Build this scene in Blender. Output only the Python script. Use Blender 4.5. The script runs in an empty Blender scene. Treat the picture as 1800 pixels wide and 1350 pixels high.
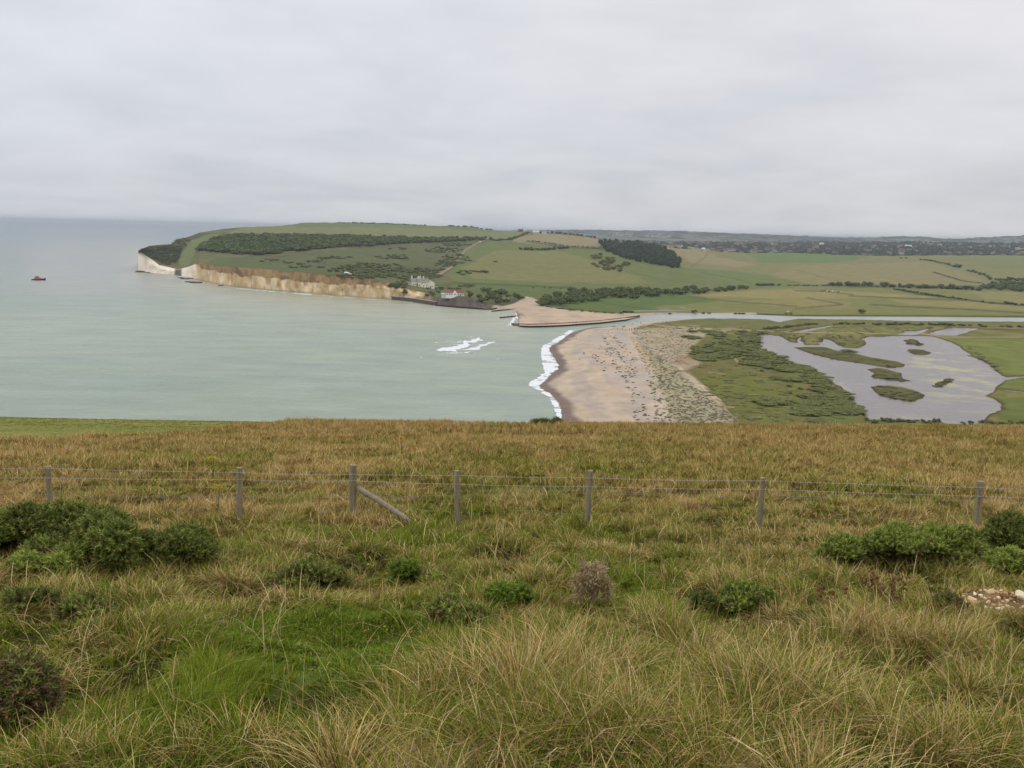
import bpy, bmesh, math, random
import numpy as np
from mathutils import Vector, Matrix
random.seed(7); RNG = np.random.default_rng(11)
S = bpy.context.scene
COL = S.collection

# ---------------------------------------------------------------- camera
FPX = 1560.0; W0, H0 = 1800, 1350
CAMZ = 75.0
RHO = math.atan(0.0225)
THETA = math.atan(269.5*math.cos(RHO)/FPX)
Rv = np.array([1., 0, 0]); Fw = np.array([0, math.cos(THETA), -math.sin(THETA)]); U0 = np.array([0, math.sin(THETA), math.cos(THETA)])
RIGHT = Rv*math.cos(RHO) + U0*math.sin(RHO); UP = -Rv*math.sin(RHO) + U0*math.cos(RHO)
cam = bpy.data.cameras.new('camera'); camo = bpy.data.objects.new('camera', cam); COL.objects.link(camo)
cam.sensor_fit = 'HORIZONTAL'; cam.sensor_width = 36; cam.lens = FPX/W0*36
cam.clip_start = 0.1; cam.clip_end = 120000
m = Matrix.Identity(4)
for i in range(3):
    m[i][0] = RIGHT[i]; m[i][1] = UP[i]; m[i][2] = -Fw[i]
m[0][3], m[1][3], m[2][3] = 0, 0, CAMZ
camo.matrix_world = m
S.camera = camo

# ---------------------------------------------------------------- light
EXPO = 0.0
S.view_settings.view_transform = 'Standard'; S.view_settings.look = 'None'
S.view_settings.exposure = EXPO; S.view_settings.gamma = 1.0; S.view_settings.use_curve_mapping = False
S.cycles.volume_bounces = 0; S.cycles.max_bounces = 5; S.cycles.diffuse_bounces = 3; S.cycles.glossy_bounces = 2
S.cycles.transmission_bounces = 2; S.cycles.transparent_max_bounces = 4; S.cycles.use_denoising = True

HAZE = 8.0e-5
SUN_EL, SUN_AZ = math.radians(48), math.radians(-112)     # azimuth measured from +Y (view direction) to +X
w = bpy.data.worlds.new('World'); S.world = w; w.use_nodes = True
nt = w.node_tree; nt.nodes.clear()
def N(nt, t, **k):
    n = nt.nodes.new(t)
    for a, b in k.items(): setattr(n, a, b)
    return n
out = N(nt, 'ShaderNodeOutputWorld'); add = N(nt, 'ShaderNodeAddShader')
sky = N(nt, 'ShaderNodeTexSky', sky_type='NISHITA', sun_disc=False); sky.sun_elevation = SUN_EL; sky.sun_rotation = SUN_AZ
bg1 = N(nt, 'ShaderNodeBackground'); bg1.inputs[1].default_value = 0.012
nt.links.new(sky.outputs[0], bg1.inputs[0])
tc = N(nt, 'ShaderNodeTexCoord'); sep = N(nt, 'ShaderNodeSeparateXYZ'); nt.links.new(tc.outputs['Generated'], sep.inputs[0])
def M_(nt, op, a, b=None, c=None):
    n = N(nt, 'ShaderNodeMath', operation=op)
    for i, v in enumerate((a, b, c)):
        if v is None: continue
        if isinstance(v, (int, float)): n.inputs[i].default_value = v
        else: nt.links.new(v, n.inputs[i])
    return n.outputs[0]
def RAMP(nt, fac, stops, interp='LINEAR'):
    r = N(nt, 'ShaderNodeValToRGB'); r.color_ramp.interpolation = interp
    e = r.color_ramp.elements
    while len(e) > 1: e.remove(e[-1])
    e[0].position = stops[0][0]; e[0].color = (*stops[0][1], 1)
    for p, c in stops[1:]:
        k = e.new(p); k.color = (*c, 1)
    nt.links.new(fac, r.inputs[0]); return r.outputs[0]
def MIX(nt, f, a, b, mode='MIX'):
    n = N(nt, 'ShaderNodeMix', data_type='RGBA', blend_type=mode)
    for s, v in ((n.inputs[0], f), (n.inputs[6], a), (n.inputs[7], b)):
        if isinstance(v, (int, float)): s.default_value = v
        elif isinstance(v, tuple): s.default_value = (*v, 1)
        else: nt.links.new(v, s)
    return n.outputs[2]
z = M_(nt, 'MAXIMUM', sep.outputs[2], 0.0)
base = RAMP(nt, z, [(0, (.655, .675, .70)), (.04, (.615, .625, .655)), (.12, (.68, .685, .71)), (.25, (.79, .79, .80)), (1, (1.36, 1.36, 1.38))])
zz = M_(nt, 'ADD', z, 0.17)
cmb = N(nt, 'ShaderNodeCombineXYZ')
nt.links.new(M_(nt, 'DIVIDE', sep.outputs[0], zz), cmb.inputs[0]); nt.links.new(M_(nt, 'DIVIDE', sep.outputs[1], zz), cmb.inputs[1])
n1 = N(nt, 'ShaderNodeTexNoise'); n1.inputs['Scale'].default_value = 0.95; n1.inputs['Detail'].default_value = 5; n1.inputs['Roughness'].default_value = .5; n1.inputs['Distortion'].default_value = .5
nt.links.new(cmb.outputs[0], n1.inputs['Vector'])
mul = RAMP(nt, n1.outputs[0], [(.3, (.86, .875, .90)), (.5, (.985, .985, .985)), (.68, (1.06, 1.055, 1.05))])
c1 = MIX(nt, 1.0, base, mul, 'MULTIPLY')
n4 = N(nt, 'ShaderNodeTexNoise'); n4.inputs['Scale'].default_value = 3.2; n4.inputs['Detail'].default_value = 6; nt.links.new(cmb.outputs[0], n4.inputs['Vector']); c1 = MIX(nt, 1.0, c1, RAMP(nt, n4.outputs[0], [(.3, (.965, .968, .972)), (.7, (1.03, 1.03, 1.03))]), 'MULTIPLY')
tint = RAMP(nt, M_(nt, 'MULTIPLY_ADD', sep.outputs[0], .8, .5), [(0, (.97, 1.0, 1.035)), (1, (1.02, .985, .985))])
c2 = MIX(nt, 1.0, c1, tint, 'MULTIPLY')
bg2 = N(nt, 'ShaderNodeBackground'); nt.links.new(c2, bg2.inputs[0]); bg2.inputs[1].default_value = 0.97
nt.links.new(bg1.outputs[0], add.inputs[0]); nt.links.new(bg2.outputs[0], add.inputs[1]); nt.links.new(add.outputs[0], out.inputs[0])

sl = bpy.data.lights.new('sun', 'SUN'); sl.energy = 0.5; sl.angle = math.radians(25); sl.color = (1, .97, .92)
so = bpy.data.objects.new('sun', sl); COL.objects.link(so); so.location = (0, 0, 300)
sd = Vector((math.sin(SUN_AZ)*math.cos(SUN_EL), math.cos(SUN_AZ)*math.cos(SUN_EL), math.sin(SUN_EL)))
so.rotation_euler = sd.to_track_quat('Z', 'Y').to_euler()

# ---------------------------------------------------------------- geometry helpers
CP = np.array([0, 0, CAMZ])
def ray(px, py):
    px = np.asarray(px, float); py = np.asarray(py, float)
    return Fw + ((px-900)/FPX)[..., None]*RIGHT - ((py-675)/FPX)[..., None]*UP
def Pz(px, py, z=0.0):
    d = ray(px, py); t = (z-CAMZ)/np.minimum(d[..., 2], -1e-5); return CP + d*t[..., None]
def PD(px, py, D):
    d = ray(px, py); t = np.asarray(D, float)/np.hypot(d[..., 0], d[..., 1]); return CP + d*t[..., None]
def proj(P):
    v = np.asarray(P, float)-CP; dz = np.maximum(v@Fw, .01)
    return 900+FPX*(v@RIGHT)/dz, 675-FPX*(v@UP)/dz, dz
def _h(ix, iy, s):
    n = (ix.astype(np.int64)*374761393 + iy.astype(np.int64)*668265263 + s*974634777) & 0xffffffff
    n = ((n ^ (n >> 13))*1274126177) & 0xffffffff
    return ((n ^ (n >> 16)) & 0xffff)/65535.0
def vn(x, y, s=0):
    x = np.asarray(x, float); y = np.asarray(y, float)
    ix = np.floor(x).astype(np.int64); iy = np.floor(y).astype(np.int64); fx = x-ix; fy = y-iy
    fx = fx*fx*(3-2*fx); fy = fy*fy*(3-2*fy)
    a = _h(ix, iy, s); b = _h(ix+1, iy, s); c = _h(ix, iy+1, s); d = _h(ix+1, iy+1, s)
    return (a*(1-fx)+b*fx)*(1-fy)+(c*(1-fx)+d*fx)*fy
def fbm(x, y, o=4, s=0, g=.5):
    t = 0; a = 1; n = 0
    for i in range(o):
        t = t+a*vn(np.asarray(x)*2**i+17.3*i, np.asarray(y)*2**i-9.1*i, s+i); n += a; a *= g
    return t/n*2-1            # about -1..1
def inpoly(px, py, poly):
    px = np.asarray(px); r = np.zeros(px.shape, bool); n = len(poly)
    for i in range(n):
        x0, y0 = poly[i]; x1, y1 = poly[(i+1) % n]
        if y0 == y1: continue
        c = ((y0 > py) != (y1 > py)) & (px < (x1-x0)*(py-y0)/(y1-y0)+x0); r ^= c
    return r
def pldist(px, py, pts, closed=False, par=False):
    d = np.full(np.shape(px), 1e9); tt = np.zeros(np.shape(px)); n = len(pts); acc = 0
    for i in range(n if closed else n-1):
        x0, y0 = pts[i]; x1, y1 = pts[(i+1) % n]; dx, dy = x1-x0, y1-y0; L = dx*dx+dy*dy+1e-9
        t = np.clip(((px-x0)*dx+(py-y0)*dy)/L, 0, 1); e = np.hypot(px-x0-t*dx, py-y0-t*dy)
        tt = np.where(e < d, i+t, tt); d = np.minimum(d, e)
    return (d, tt) if par else d
def sdpoly(px, py, poly):      # >0 inside
    d = pldist(px, py, poly, True); return np.where(inpoly(px, py, poly), d, -d)
def sst(a, b, x): t = np.clip((x-a)/(b-a), 0, 1); return t*t*(3-2*t)
def lerp(a, b, t):
    a = np.asarray(a, float); b = np.asarray(b, float); t = np.asarray(t)[..., None]; return a*(1-t)+b*t
def C(r, g, b):                # sRGB 0..255 -> linear
    return np.array([((v/255+.055)/1.055)**2.4 if v > 10 else v/3294.6 for v in (r, g, b)])

def grade(c, sat=.78, k=.74):
    g_ = (c*np.array([.3, .55, .15])).sum(-1, keepdims=True); return (g_+(c-g_)*sat)*k*np.array([1.03, .98, 1.0])
def mesh_np(name, V, Fs, mat=None, col=None, smooth=False, matidx=None):
    me = bpy.data.meshes.new(name); V = np.ascontiguousarray(V, np.float32).reshape(-1, 3)
    if not isinstance(Fs, (list, tuple)): Fs = [Fs]
    Fs = [np.asarray(f, np.int32) for f in Fs if len(f)]
    nl = sum(f.size for f in Fs); npo = sum(len(f) for f in Fs)
    me.vertices.add(len(V)); me.vertices.foreach_set('co', V.ravel())
    me.loops.add(nl); me.polygons.add(npo)
    me.loops.foreach_set('vertex_index', np.concatenate([f.ravel() for f in Fs]))
    st = []; o = 0
    for f in Fs:
        st.append(o+np.arange(len(f))*f.shape[1]); o += f.size
    me.polygons.foreach_set('loop_start', np.concatenate(st).astype(np.int32))
    me.polygons.foreach_set('use_smooth', np.full(npo, smooth, bool))
    if matidx is not None: me.polygons.foreach_set('material_index', np.asarray(matidx, np.int32))
    me.update(calc_edges=True)
    if col is not None:
        ca = me.color_attributes.new('Col', 'FLOAT_COLOR', 'POINT')
        c = np.ones((len(V), 4), np.float32); c[:, :3] = col; ca.data.foreach_set('color', c.ravel())
    if mat is not None:
        for mm in (mat if isinstance(mat, list) else [mat]): me.materials.append(mm)
    return me
def link(name, me, parent=None, loc=None, rz=0):
    o = bpy.data.objects.new(name, me); COL.objects.link(o)
    if parent is not None: o.parent = parent
    if loc is not None: o.location = tuple(float(v) for v in loc)
    if rz: o.rotation_euler = (0, 0, rz)
    return o
def tag(o, label=None, cat=None, group=None, kind=None):
    if label: o['label'] = label
    if cat: o['category'] = cat
    if group: o['group'] = group
    if kind: o['kind'] = kind
    return o
def grid_faces(nr, nc):
    i = np.arange(nr*nc).reshape(nr, nc)
    return np.stack([i[:-1, :-1], i[:-1, 1:], i[1:, 1:], i[1:, :-1]], -1).reshape(-1, 4)

# ---------------------------------------------------------------- materials
def mat(name, color=None, rough=.85, noise=0.0, nscale=1.0, bump=0.0, bscale=None, bdist=.1, spec=.2, transl=0.0, stretch=None, second=None, sthr=(.45, .6)):
    m = bpy.data.materials.new(name); m.use_nodes = True; nt = m.node_tree; nt.nodes.clear()
    o = N(nt, 'ShaderNodeOutputMaterial'); p = N(nt, 'ShaderNodeBsdfPrincipled')
    p.inputs['Roughness'].default_value = rough; p.inputs['Specular IOR Level'].default_value = spec
    if color is None:
        a = N(nt, 'ShaderNodeVertexColor'); a.layer_name = 'Col'; c = a.outputs[0]
    else:
        rgb = N(nt, 'ShaderNodeRGB'); rgb.outputs[0].default_value = (*[float(v) for v in color], 1); c = rgb.outputs[0]
    g = N(nt, 'ShaderNodeNewGeometry'); vec = g.outputs['Position']
    if color is not None and max(nscale, bscale or 0) > 2:
        t = N(nt, 'ShaderNodeTexCoord'); vec = t.outputs['Object']
    if stretch:
        mp = N(nt, 'ShaderNodeMapping'); mp.inputs['Scale'].default_value = stretch; nt.links.new(vec, mp.inputs[0]); vec = mp.outputs[0]
    if noise or second is not None:
        n = N(nt, 'ShaderNodeTexNoise'); n.inputs['Scale'].default_value = nscale; n.inputs['Detail'].default_value = 6; n.inputs['Roughness'].default_value = .62
        nt.links.new(vec, n.inputs['Vector'])
        if second is not None:
            c = MIX(nt, RAMP(nt, n.outputs[0], [(sthr[0], (0, 0, 0)), (sthr[1], (1, 1, 1))]), c, tuple(float(v) for v in second))
        if noise:
            f = RAMP(nt, n.outputs[0], [(.3, (1-noise,)*3), (.7, (1+noise,)*3)])
            c = MIX(nt, 1.0, c, f, 'MULTIPLY')
    nt.links.new(c, p.inputs['Base Color'])
    if bump:
        n2 = N(nt, 'ShaderNodeTexNoise'); n2.inputs['Scale'].default_value = bscale or nscale; n2.inputs['Detail'].default_value = 5
        nt.links.new(vec, n2.inputs['Vector'])
        b = N(nt, 'ShaderNodeBump'); b.inputs['Strength'].default_value = bump; b.inputs['Distance'].default_value = bdist
        nt.links.new(n2.outputs[0], b.inputs['Height']); nt.links.new(b.outputs[0], p.inputs['Normal'])
    if transl:
        tr = N(nt, 'ShaderNodeBsdfTranslucent'); nt.links.new(c, tr.inputs[0]); mx = N(nt, 'ShaderNodeMixShader'); mx.inputs[0].default_value = transl
        nt.links.new(p.outputs[0], mx.inputs[1]); nt.links.new(tr.outputs[0], mx.inputs[2]); nt.links.new(mx.outputs[0], o.inputs[0])
    else: nt.links.new(p.outputs[0], o.inputs[0])
    return m
M_land = mat('land', None, .95, .16, .06, .5, .35, .8, spec=.05)
M_hillm = mat('downland', None, .95, .22, 3.0, .8, 14.0, .05, spec=.05)
M_cliff = mat('chalk', None, .95, .22, .22, .9, .35, 1.5, spec=.05, stretch=(1, 1, .25))
M_leaf = mat('foliage', None, .75, 0, spec=.15, transl=.15)
M_grass = mat('grass_blade', None, .75, 0, spec=.12, transl=.12)
M_plain = mat('painted', None, .8, .08, 2.0, spec=.2)
M_bark = mat('bark', (.10, .08, .06), .9, .3, 20, .6, 30, .01)
M_wood = mat('weathered_wood', (.27, .225, .14), .9, .38, 14, .9, 40, .02, stretch=(1, 1, .12))
M_pole = mat('brace_wood', (.30, .25, .18), .85, .3, 14, .8, 40, .015)
M_wire = mat('galvanised_wire', (.42, .42, .41), .45, .2, 60, spec=.5)
M_rock = mat('flint_stone', None, .9, .25, 30, .8, 60, .01)
M_foam = mat('foam', (.78, .80, .80), .8, .1, 1.5)

def foam_mat():
    nt = M_foam.node_tree; p = [n for n in nt.nodes if n.type == 'BSDF_PRINCIPLED'][0]; o = [n for n in nt.nodes if n.type == 'OUTPUT_MATERIAL'][0]
    a = N(nt, 'ShaderNodeVertexColor'); a.layer_name = 'Col'; g = N(nt, 'ShaderNodeNewGeometry'); n = N(nt, 'ShaderNodeTexNoise'); n.inputs['Scale'].default_value = .55; n.inputs['Detail'].default_value = 5; nt.links.new(g.outputs['Position'], n.inputs['Vector'])
    f = M_(nt, 'MULTIPLY_ADD', a.outputs[0], 1.9, M_(nt, 'MULTIPLY_ADD', n.outputs[0], 1.6, -1.25)); f = M_(nt, 'MINIMUM', M_(nt, 'MAXIMUM', f, 0.0), .95)
    t = N(nt, 'ShaderNodeBsdfTransparent'); mx = N(nt, 'ShaderNodeMixShader'); nt.links.new(f, mx.inputs[0]); nt.links.new(t.outputs[0], mx.inputs[1]); nt.links.new(p.outputs[0], mx.inputs[2]); nt.links.new(mx.outputs[0], o.inputs[0])
foam_mat()
# ================================================================ FAR LAND (north of the river)
XK = lambda pts: (np.array([p[0] for p in pts], float), np.array([p[1] for p in pts], float))
def curve(pts, x): a, b = XK(pts); return np.interp(x, a, b)
K0 = [(243,477),(260,480.5),(290,483),(310,484),(345,492),(400,503),(450,508.5),(500,512.5),(550,516.5),(600,521),(650,524.5),(700,528),(740,533),(770,537),(800,540),(850,543.5),(868,543.5),(880,545),(893,548),(900,549),(906,551),(911,556),(912,572),(930,573),(960,572.5),(1000,570.5),(1055,566.5),(1100,561.5),(1124,557.5),(1155,553),(1244,551.5),(1311,552.5),(1400,556.5),(1600,557),(1800,558.7),(1960,560)]
K1 = [(243,441),(247,442.5),(258,450),(270,458),(280,466),(295,469),(307,472),(314,473),(330,469),(343,464),(351,459.5),(358,461),(370,465),(400,468.5),(450,471),(500,476),(550,480),(600,485.5),(640,489),(665,493),(700,500),(715,506),(730,511),(745,514),(758,519),(765,522),(790,519),(815,521),(835,524),(850,531),(862,535),(880,537),(900,532),(925,522),(935,523),(960,536),(1000,543),(1060,549),(1100,551),(1155,550),(1244,549),(1311,550),(1400,554),(1600,554.6),(1800,556),(1960,557.3)]
K4 = [(243,440.5),(250,437),(264,432),(284,430),(303,429),(310,420),(325,418),(338,414),(351,408),(373,405.5),(400,402),(433,399),(495,397),(529,392),(595,390.5),(655,392),(724,394),(751,396.5),(791,397),(831,399),(850,403),(878,405.5),(915,407),(960,409),(1000,411),(1049,418),(1067,421),(1110,428),(1169,434.5),(1242,441),(1311,444.5),(1400,444.5),(1533,450),(1622,449),(1722,448.5),(1800,449),(1960,449)]
D4 = [(243,1445),(264,1480),(303,1560),(312,1700),(351,1850),(433,1950),(530,2050),(750,2150),(900,2250),(1000,2200),(1067,2150),(1169,2080),(1311,2300),(1533,2500),(1800,2700),(1960,2750)]
K2 = [(700,484),(760,492),(830,506),(905,514),(960,518),(1000,521),(1100,514),(1200,508),(1300,503),(1400,501),(1500,503),(1600,506),(1700,508),(1800,511),(1960,514)]
xs = np.concatenate([np.arange(243, 1960, 1.3)])
y0 = curve(K0, xs); z0k = np.interp(xs, [243, 906, 914, 1100, 1130, 1960], [-.6, -.6, 1.3, 1.3, -.1, -.1]); P0 = Pz(xs, y0, z0k); D0 = np.hypot(P0[:, 0], P0[:, 1])
y1 = curve(K1, xs)
dOff = np.interp(xs, [243, 700, 745, 765, 860, 880], [7, 8, 8, 14, 14, 4])
zz1 = np.interp(xs, [870, 905, 930, 1100, 1150, 1960], [3, 3, 3, 2.4, 1.6, 1.6])
P1a = Pz(xs, y1, zz1); D1 = np.where(xs < 866, D0+dOff, np.hypot(P1a[:, 0], P1a[:, 1]))
D1 = np.maximum(D1, D0+2)
y4 = curve(K4, xs); d4 = curve(D4, xs)
fr2y, fr2D = y1+(y4-y1)*.35, D1+(d4-D1)*.25
k2y = curve(K2, xs); k2P = Pz(xs, k2y, np.interp(xs, [700, 905, 1400, 1960], [12, 4, 3, 3])); k2D = np.hypot(k2P[:, 0], k2P[:, 1])
wq = sst(700, 860, xs); y2 = fr2y*(1-wq)+k2y*wq; D2 = fr2D*(1-wq)+k2D*wq
D2 = np.maximum(D2, D1+3); 
y3L, D3L = y1+(y4-y1)*.7, D1+(d4-D1)*.6
y3R, D3R = y2+(y4-y2)*.5, D2+(d4-D2)*.37
y3 = y3L*(1-wq)+y3R*wq; D3 = D3L*(1-wq)+D3R*wq
Pk = [PD(xs, y0, D0), PD(xs, y1, D1), PD(xs, y2, D2), PD(xs, y3, D3), PD(xs, y4, d4)]
Pk[0][:, 2] = z0k
P5 = PD(xs, y4, d4+450); P5[:, 2] = np.where(xs < 345, -6, np.minimum(Pk[4][:, 2]-30, 22)); Pk.append(P5)
P6 = PD(xs, y4, d4+1200); P6[:, 2] = np.where(xs < 500, -6, 8); Pk.append(P6)
NR = [40, 45, 55, 55, 10, 4]
rows = []
for k, n in enumerate(NR):
    for j in range(n):
        rows.append(Pk[k]+(Pk[k+1]-Pk[k])*(j/n))
rows.append(Pk[-1]); T1 = np.array(rows); nr, nc = T1.shape[:2]
R1 = NR[0]; R4 = sum(NR[:4])
# smooth creases (not the cliff)
for _ in range(60):
    a = T1[R1+2:R4-1, :, 2].copy(); T1[R1+1:R4-2+0, :, 2] = T1[R1+1:R4-2, :, 2]*.5+.25*(T1[R1:R4-3, :, 2]+a[:, :][:R4-2-R1-1])
# relief
X, Y = T1[..., 0], T1[..., 1]
rowi = np.arange(nr)[:, None]
lf = sst(R1, R1+30, rowi)*sst(R4, R4-25, rowi)
hillz = sst(4, 20, T1[..., 2])
T1[..., 2] += lf*hillz*(fbm(X/160, Y/160, 4, 3)*4.0 + fbm(X/25, Y/25, 3, 8)*.8)
sk = np.exp(-((rowi-R4)/3.0)**2)*(xs[None, :] > 345)
T1[..., 2] += sk*fbm(X/18, Y/60, 3, 5)*1.3
# cliff shaping: gullies and a sloping clay cap
cl = (xs < 745)[None, :]*(rowi < R1)
s = rowi/R1
ang = np.arctan2(X, Y); arc = xs[None, :]*1.0
gul = fbm(arc/11+0*s, s*1.2, 4, 21)*5+fbm(arc/3.2, s*1.5, 3, 22)*3+np.abs(fbm(arc/26, s*.6, 2, 25))*6
prof = np.where(s < .62, s*.25, .155+(s-.62)*2.2)       # horizontal advance with height: steep chalk, slanting cap
dh = np.hypot(X, Y); adv = (prof-s)*8.0+gul*np.sin(np.pi*np.clip(s, 0, 1))*.9
fac = 1+cl*adv/dh
T1[..., 0] *= fac; T1[..., 1] *= fac
qx, qy, qd = proj(T1)
# ------------- paint
BT = {}
def paint(col, m, c): col[:] = lerp(col, np.asarray(c)[None], m) if False else col*(1-m[..., None])+np.asarray(c)*m[..., None]
wx = qx+fbm(X/30, Y/30, 3, 31)*3.5; wy = qy+fbm(X/40, Y/40, 3, 41)*1.3
def pmask(poly, soft=.8, X_=None, Y_=None):
    a = wx if X_ is None else X_; b = wy if Y_ is None else Y_
    return sst(-soft, soft, sdpoly(a, b*1.0, poly))
G_scrub = C(98, 104, 66); G_green = C(112, 124, 66); G_tan = C(150, 142, 92); G_field = C(122, 131, 74)
col = np.zeros(T1.shape); col[:] = G_scrub
nz = fbm(X/60, Y/60, 4, 51)
col[:] = lerp(C(88, 92, 58), C(118, 120, 74), sst(-.5, .5, nz))
POL = [
 ([(395,411),(430,398),(530,388),(700,388),(850,398),(925,404),(935,411),(880,421),(700,418),(560,412),(430,412)], C(133,139,88)),
 ([(500,392),(740,392),(870,404),(868,408),(700,400),(520,399)], C(112,132,84)),
 ([(480,455),(560,441),(700,431),(860,422),(848,430),(800,455),(780,480),(740,500),(640,486),(560,478),(500,468)], C(104,112,68)),
 ([(380,452),(480,453),(560,478),(640,486),(720,502),(700,503),(600,488),(450,472),(360,466)], C(100,112,66)),
 ([(560,462),(690,464),(770,470),(765,486),(730,486),(650,480),(600,478)], C(92,106,62)),
 ([(312,464),(322,440),(336,423),(360,413),(392,411),(358,424),(343,440),(334,466)], C(118,134,78)),
 ([(855,422),(930,424),(1000,430),(1060,440),(1200,470),(1330,503),(1200,510),(1000,505),(800,497),(786,482),(803,462),(822,437)], C(116,128,68)),
 ([(870,440),(980,440),(1060,462),(1120,486),(1150,500),(1000,497),(830,490),(812,470)], C(134,135,78)),
 ([(795,496),(880,500),(1010,506),(1010,530),(930,530),(880,520),(790,505)], C(104,120,62)),
 ([(905,415),(960,410),(1045,417),(1060,424),(1055,433),(985,433),(900,424)], C(158,148,106)),
 ([(1055,424),(1170,433),(1240,440),(1300,444),(1420,443),(1960,446),(1960,505),(1500,500),(1400,500),(1310,503),(1200,470)], C(137,138,84)),
 ([(1160,433),(1240,440),(1260,452),(1330,465),(1300,470),(1215,462),(1196,450)], C(155,146,98)),
 ([(1305,443),(1420,442),(1530,449),(1500,458),(1440,462),(1340,462)], C(110,134,74)),
 ([(1190,470),(1300,478),(1420,490),(1400,503),(1310,506),(1250,490)], C(114,130,68)),
 ([(1400,466),(1620,460),(1700,480),(1740,500),(1540,500),(1420,498),(1350,484)], C(147,140,90)),
 ([(1660,449),(1960,449),(1960,474),(1760,474),(1700,462)], C(126,136,80)),
 ([(1000,530),(1150,518),(1250,512),(1400,503),(1960,512),(1960,560),(1100,560),(1060,550),(1000,544)], C(132,136,72)),
 ([(990,532),(1150,517),(1220,516),(1260,530),(1150,540),(1180,552),(1060,550),(990,545)], C(98,120,56)),
 ([(1207,519),(1250,514),(1400,508),(1540,515),(1660,522),(1400,526)], C(156,147,88)),
 ([(1300,530),(1420,523),(1500,533),(1480,541),(1360,538)], C(150,140,82)),
 ([(1560,526),(1700,530),(1800,538),(1960,541),(1960,545),(1760,545),(1600,536)], C(152,143,84)),
 ([(1700,512),(1960,516),(1960,533),(1800,533),(1730,524)], C(146,142,84)),
]
for p, c in POL: paint(col, pmask(p, 1.2)*.92, c)
LIN = [  # darker field edges, ditches and banks; (points, width, colour)
 ([(795,497),(880,500),(1010,506)], 1.0, C(84,88,54)),
 ([(925,424),(985,433),(1056,438)], 1.0, C(70,80,54)),
 ([(1245,439),(1240,452),(1215,470)], .7, C(110,112,70)),
 ([(1225,478),(1290,490),(1330,500)], .6, C(100,112,60)),
 ([(1100,478),(1160,490),(1240,500)], .5, C(104,112,64)),
 ([(1571,508),(1622,518),(1689,525.5),(1740,532),(1800,537),(1960,543)], 1.3, C(60,68,42)),
 ([(1493,520),(1622,525.5),(1707,528)], .8, C(86,92,54)),
 ([(1418,523),(1484,535.5),(1400,542)], .8, C(96,92,56)),
 ([(1530,535),(1600,539.5),(1700,544),(1800,550),(1960,552)], .8, C(82,90,52)),
 ([(1210,522),(1300,531),(1400,538)], .7, C(96,96,56)),
 ([(1400,511),(1446,512),(1500,518)], .7, C(92,96,56)),
 ([(1060,533),(1150,545),(1220,549)], .7, C(84,96,52)),
 ([(1190,556-7),(1400,554),(1600,554.5),(1960,557)], .9, C(88,84,52)),
 ([(1640,478),(1689,493),(1729,498)], .9, C(92,100,62)),
 ([(1400,474),(1450,488)], .6, C(120,122,76)),
]
for p, wd, c in LIN: paint(col, sst(wd+.9, wd*.5, pldist(wx, qy, p))*.85, c)
WAT = [([(1100,546),(1160,544.5),(1240,547),(1100,547.5)]), ([(1196,539),(1207,540.5),(1196,541.5)])]
for p in WAT: paint(col, pmask(p, .6, qx, qy), C(150,155,148))
TRK = [(852,422),(838,428),(818,439),(806,456),(795,468),(775,480),(758,488),(748,495)]
d_, t_ = pldist(qx, qy, TRK, par=True)
paint(col, sst(1.0, -.6, d_-(.6+.42*np.clip(t_, 0, 5))), C(160,142,112))
paint(col, sst(1.0, -.6, np.abs(d_-3.4)-.7)*.5*(qx > np.interp(qy, [422, 495], [852, 748])), C(72,78,50))
# north beach shingle
NB = [(862,536),(884,538),(905,533),(925,521),(938,524),(962,537),(1000,544),(1060,550),(1110,551),(1160,549.5),(1330,550),(1330,552),(1155,556),(1124,562),(1000,574),(905,580),(880,560),(855,546)]
nb = sst(-.8, .8, sdpoly(qx, qy, NB))
bc = lerp(C(198,178,150), C(210,188,156), sst(-.4, .4, fbm(X/14, Y/30, 4, 61)))
col = col*(1-nb[..., None])+bc*nb[..., None]
paint(col, nb*sst(7, 0, pldist(qx, qy, [(893,547),(908,551),(912,556),(905,563),(902,572)]))*.7, C(122,104,88))
paint(col, nb*sst(1.4, 0, pldist(wx, wy, [(905,551),(918,553),(926,558)]))*.6, C(110,96,78))
# cliff colours
ss = np.clip(s+0*X, 0, 1)
chalk = lerp(C(204,180,138), C(236,220,188), sst(-.3, .4, fbm(arc/7, ss*2, 4, 71)))
chalk = lerp(chalk, C(172,138,88), sst(.0, .6, fbm(arc/9+ss, ss*1.3, 4, 72)+.3*fbm(arc/30, ss, 2, 70))*.6); chalk = lerp(chalk, C(140,124,96), sst(.2, .6, fbm(arc/2.6, ss*1.6, 3, 79))*.5)
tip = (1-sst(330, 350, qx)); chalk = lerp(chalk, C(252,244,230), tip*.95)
clay = lerp(C(134,112,78), C(160,136,98), sst(-.4, .4, fbm(arc/6, ss*4, 3, 74)))
clay = lerp(clay, C(98,90,62), sst(.15, .45, fbm(arc/20, ss*3, 3, 75))*.8)
capline = np.interp(qx, [243, 343, 352, 400, 500, 620, 680, 740], [1.1, 1.1, .62, .60, .56, .60, .72, .98])+fbm(arc/9, ss*0, 3, 77)*.13
cc = lerp(chalk, clay, sst(-.02, .03, ss-capline))
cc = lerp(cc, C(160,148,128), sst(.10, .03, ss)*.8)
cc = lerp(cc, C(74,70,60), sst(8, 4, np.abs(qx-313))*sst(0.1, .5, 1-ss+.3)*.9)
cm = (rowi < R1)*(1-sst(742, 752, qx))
col = col*(1-cm[..., None])+cc*cm[..., None]
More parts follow.
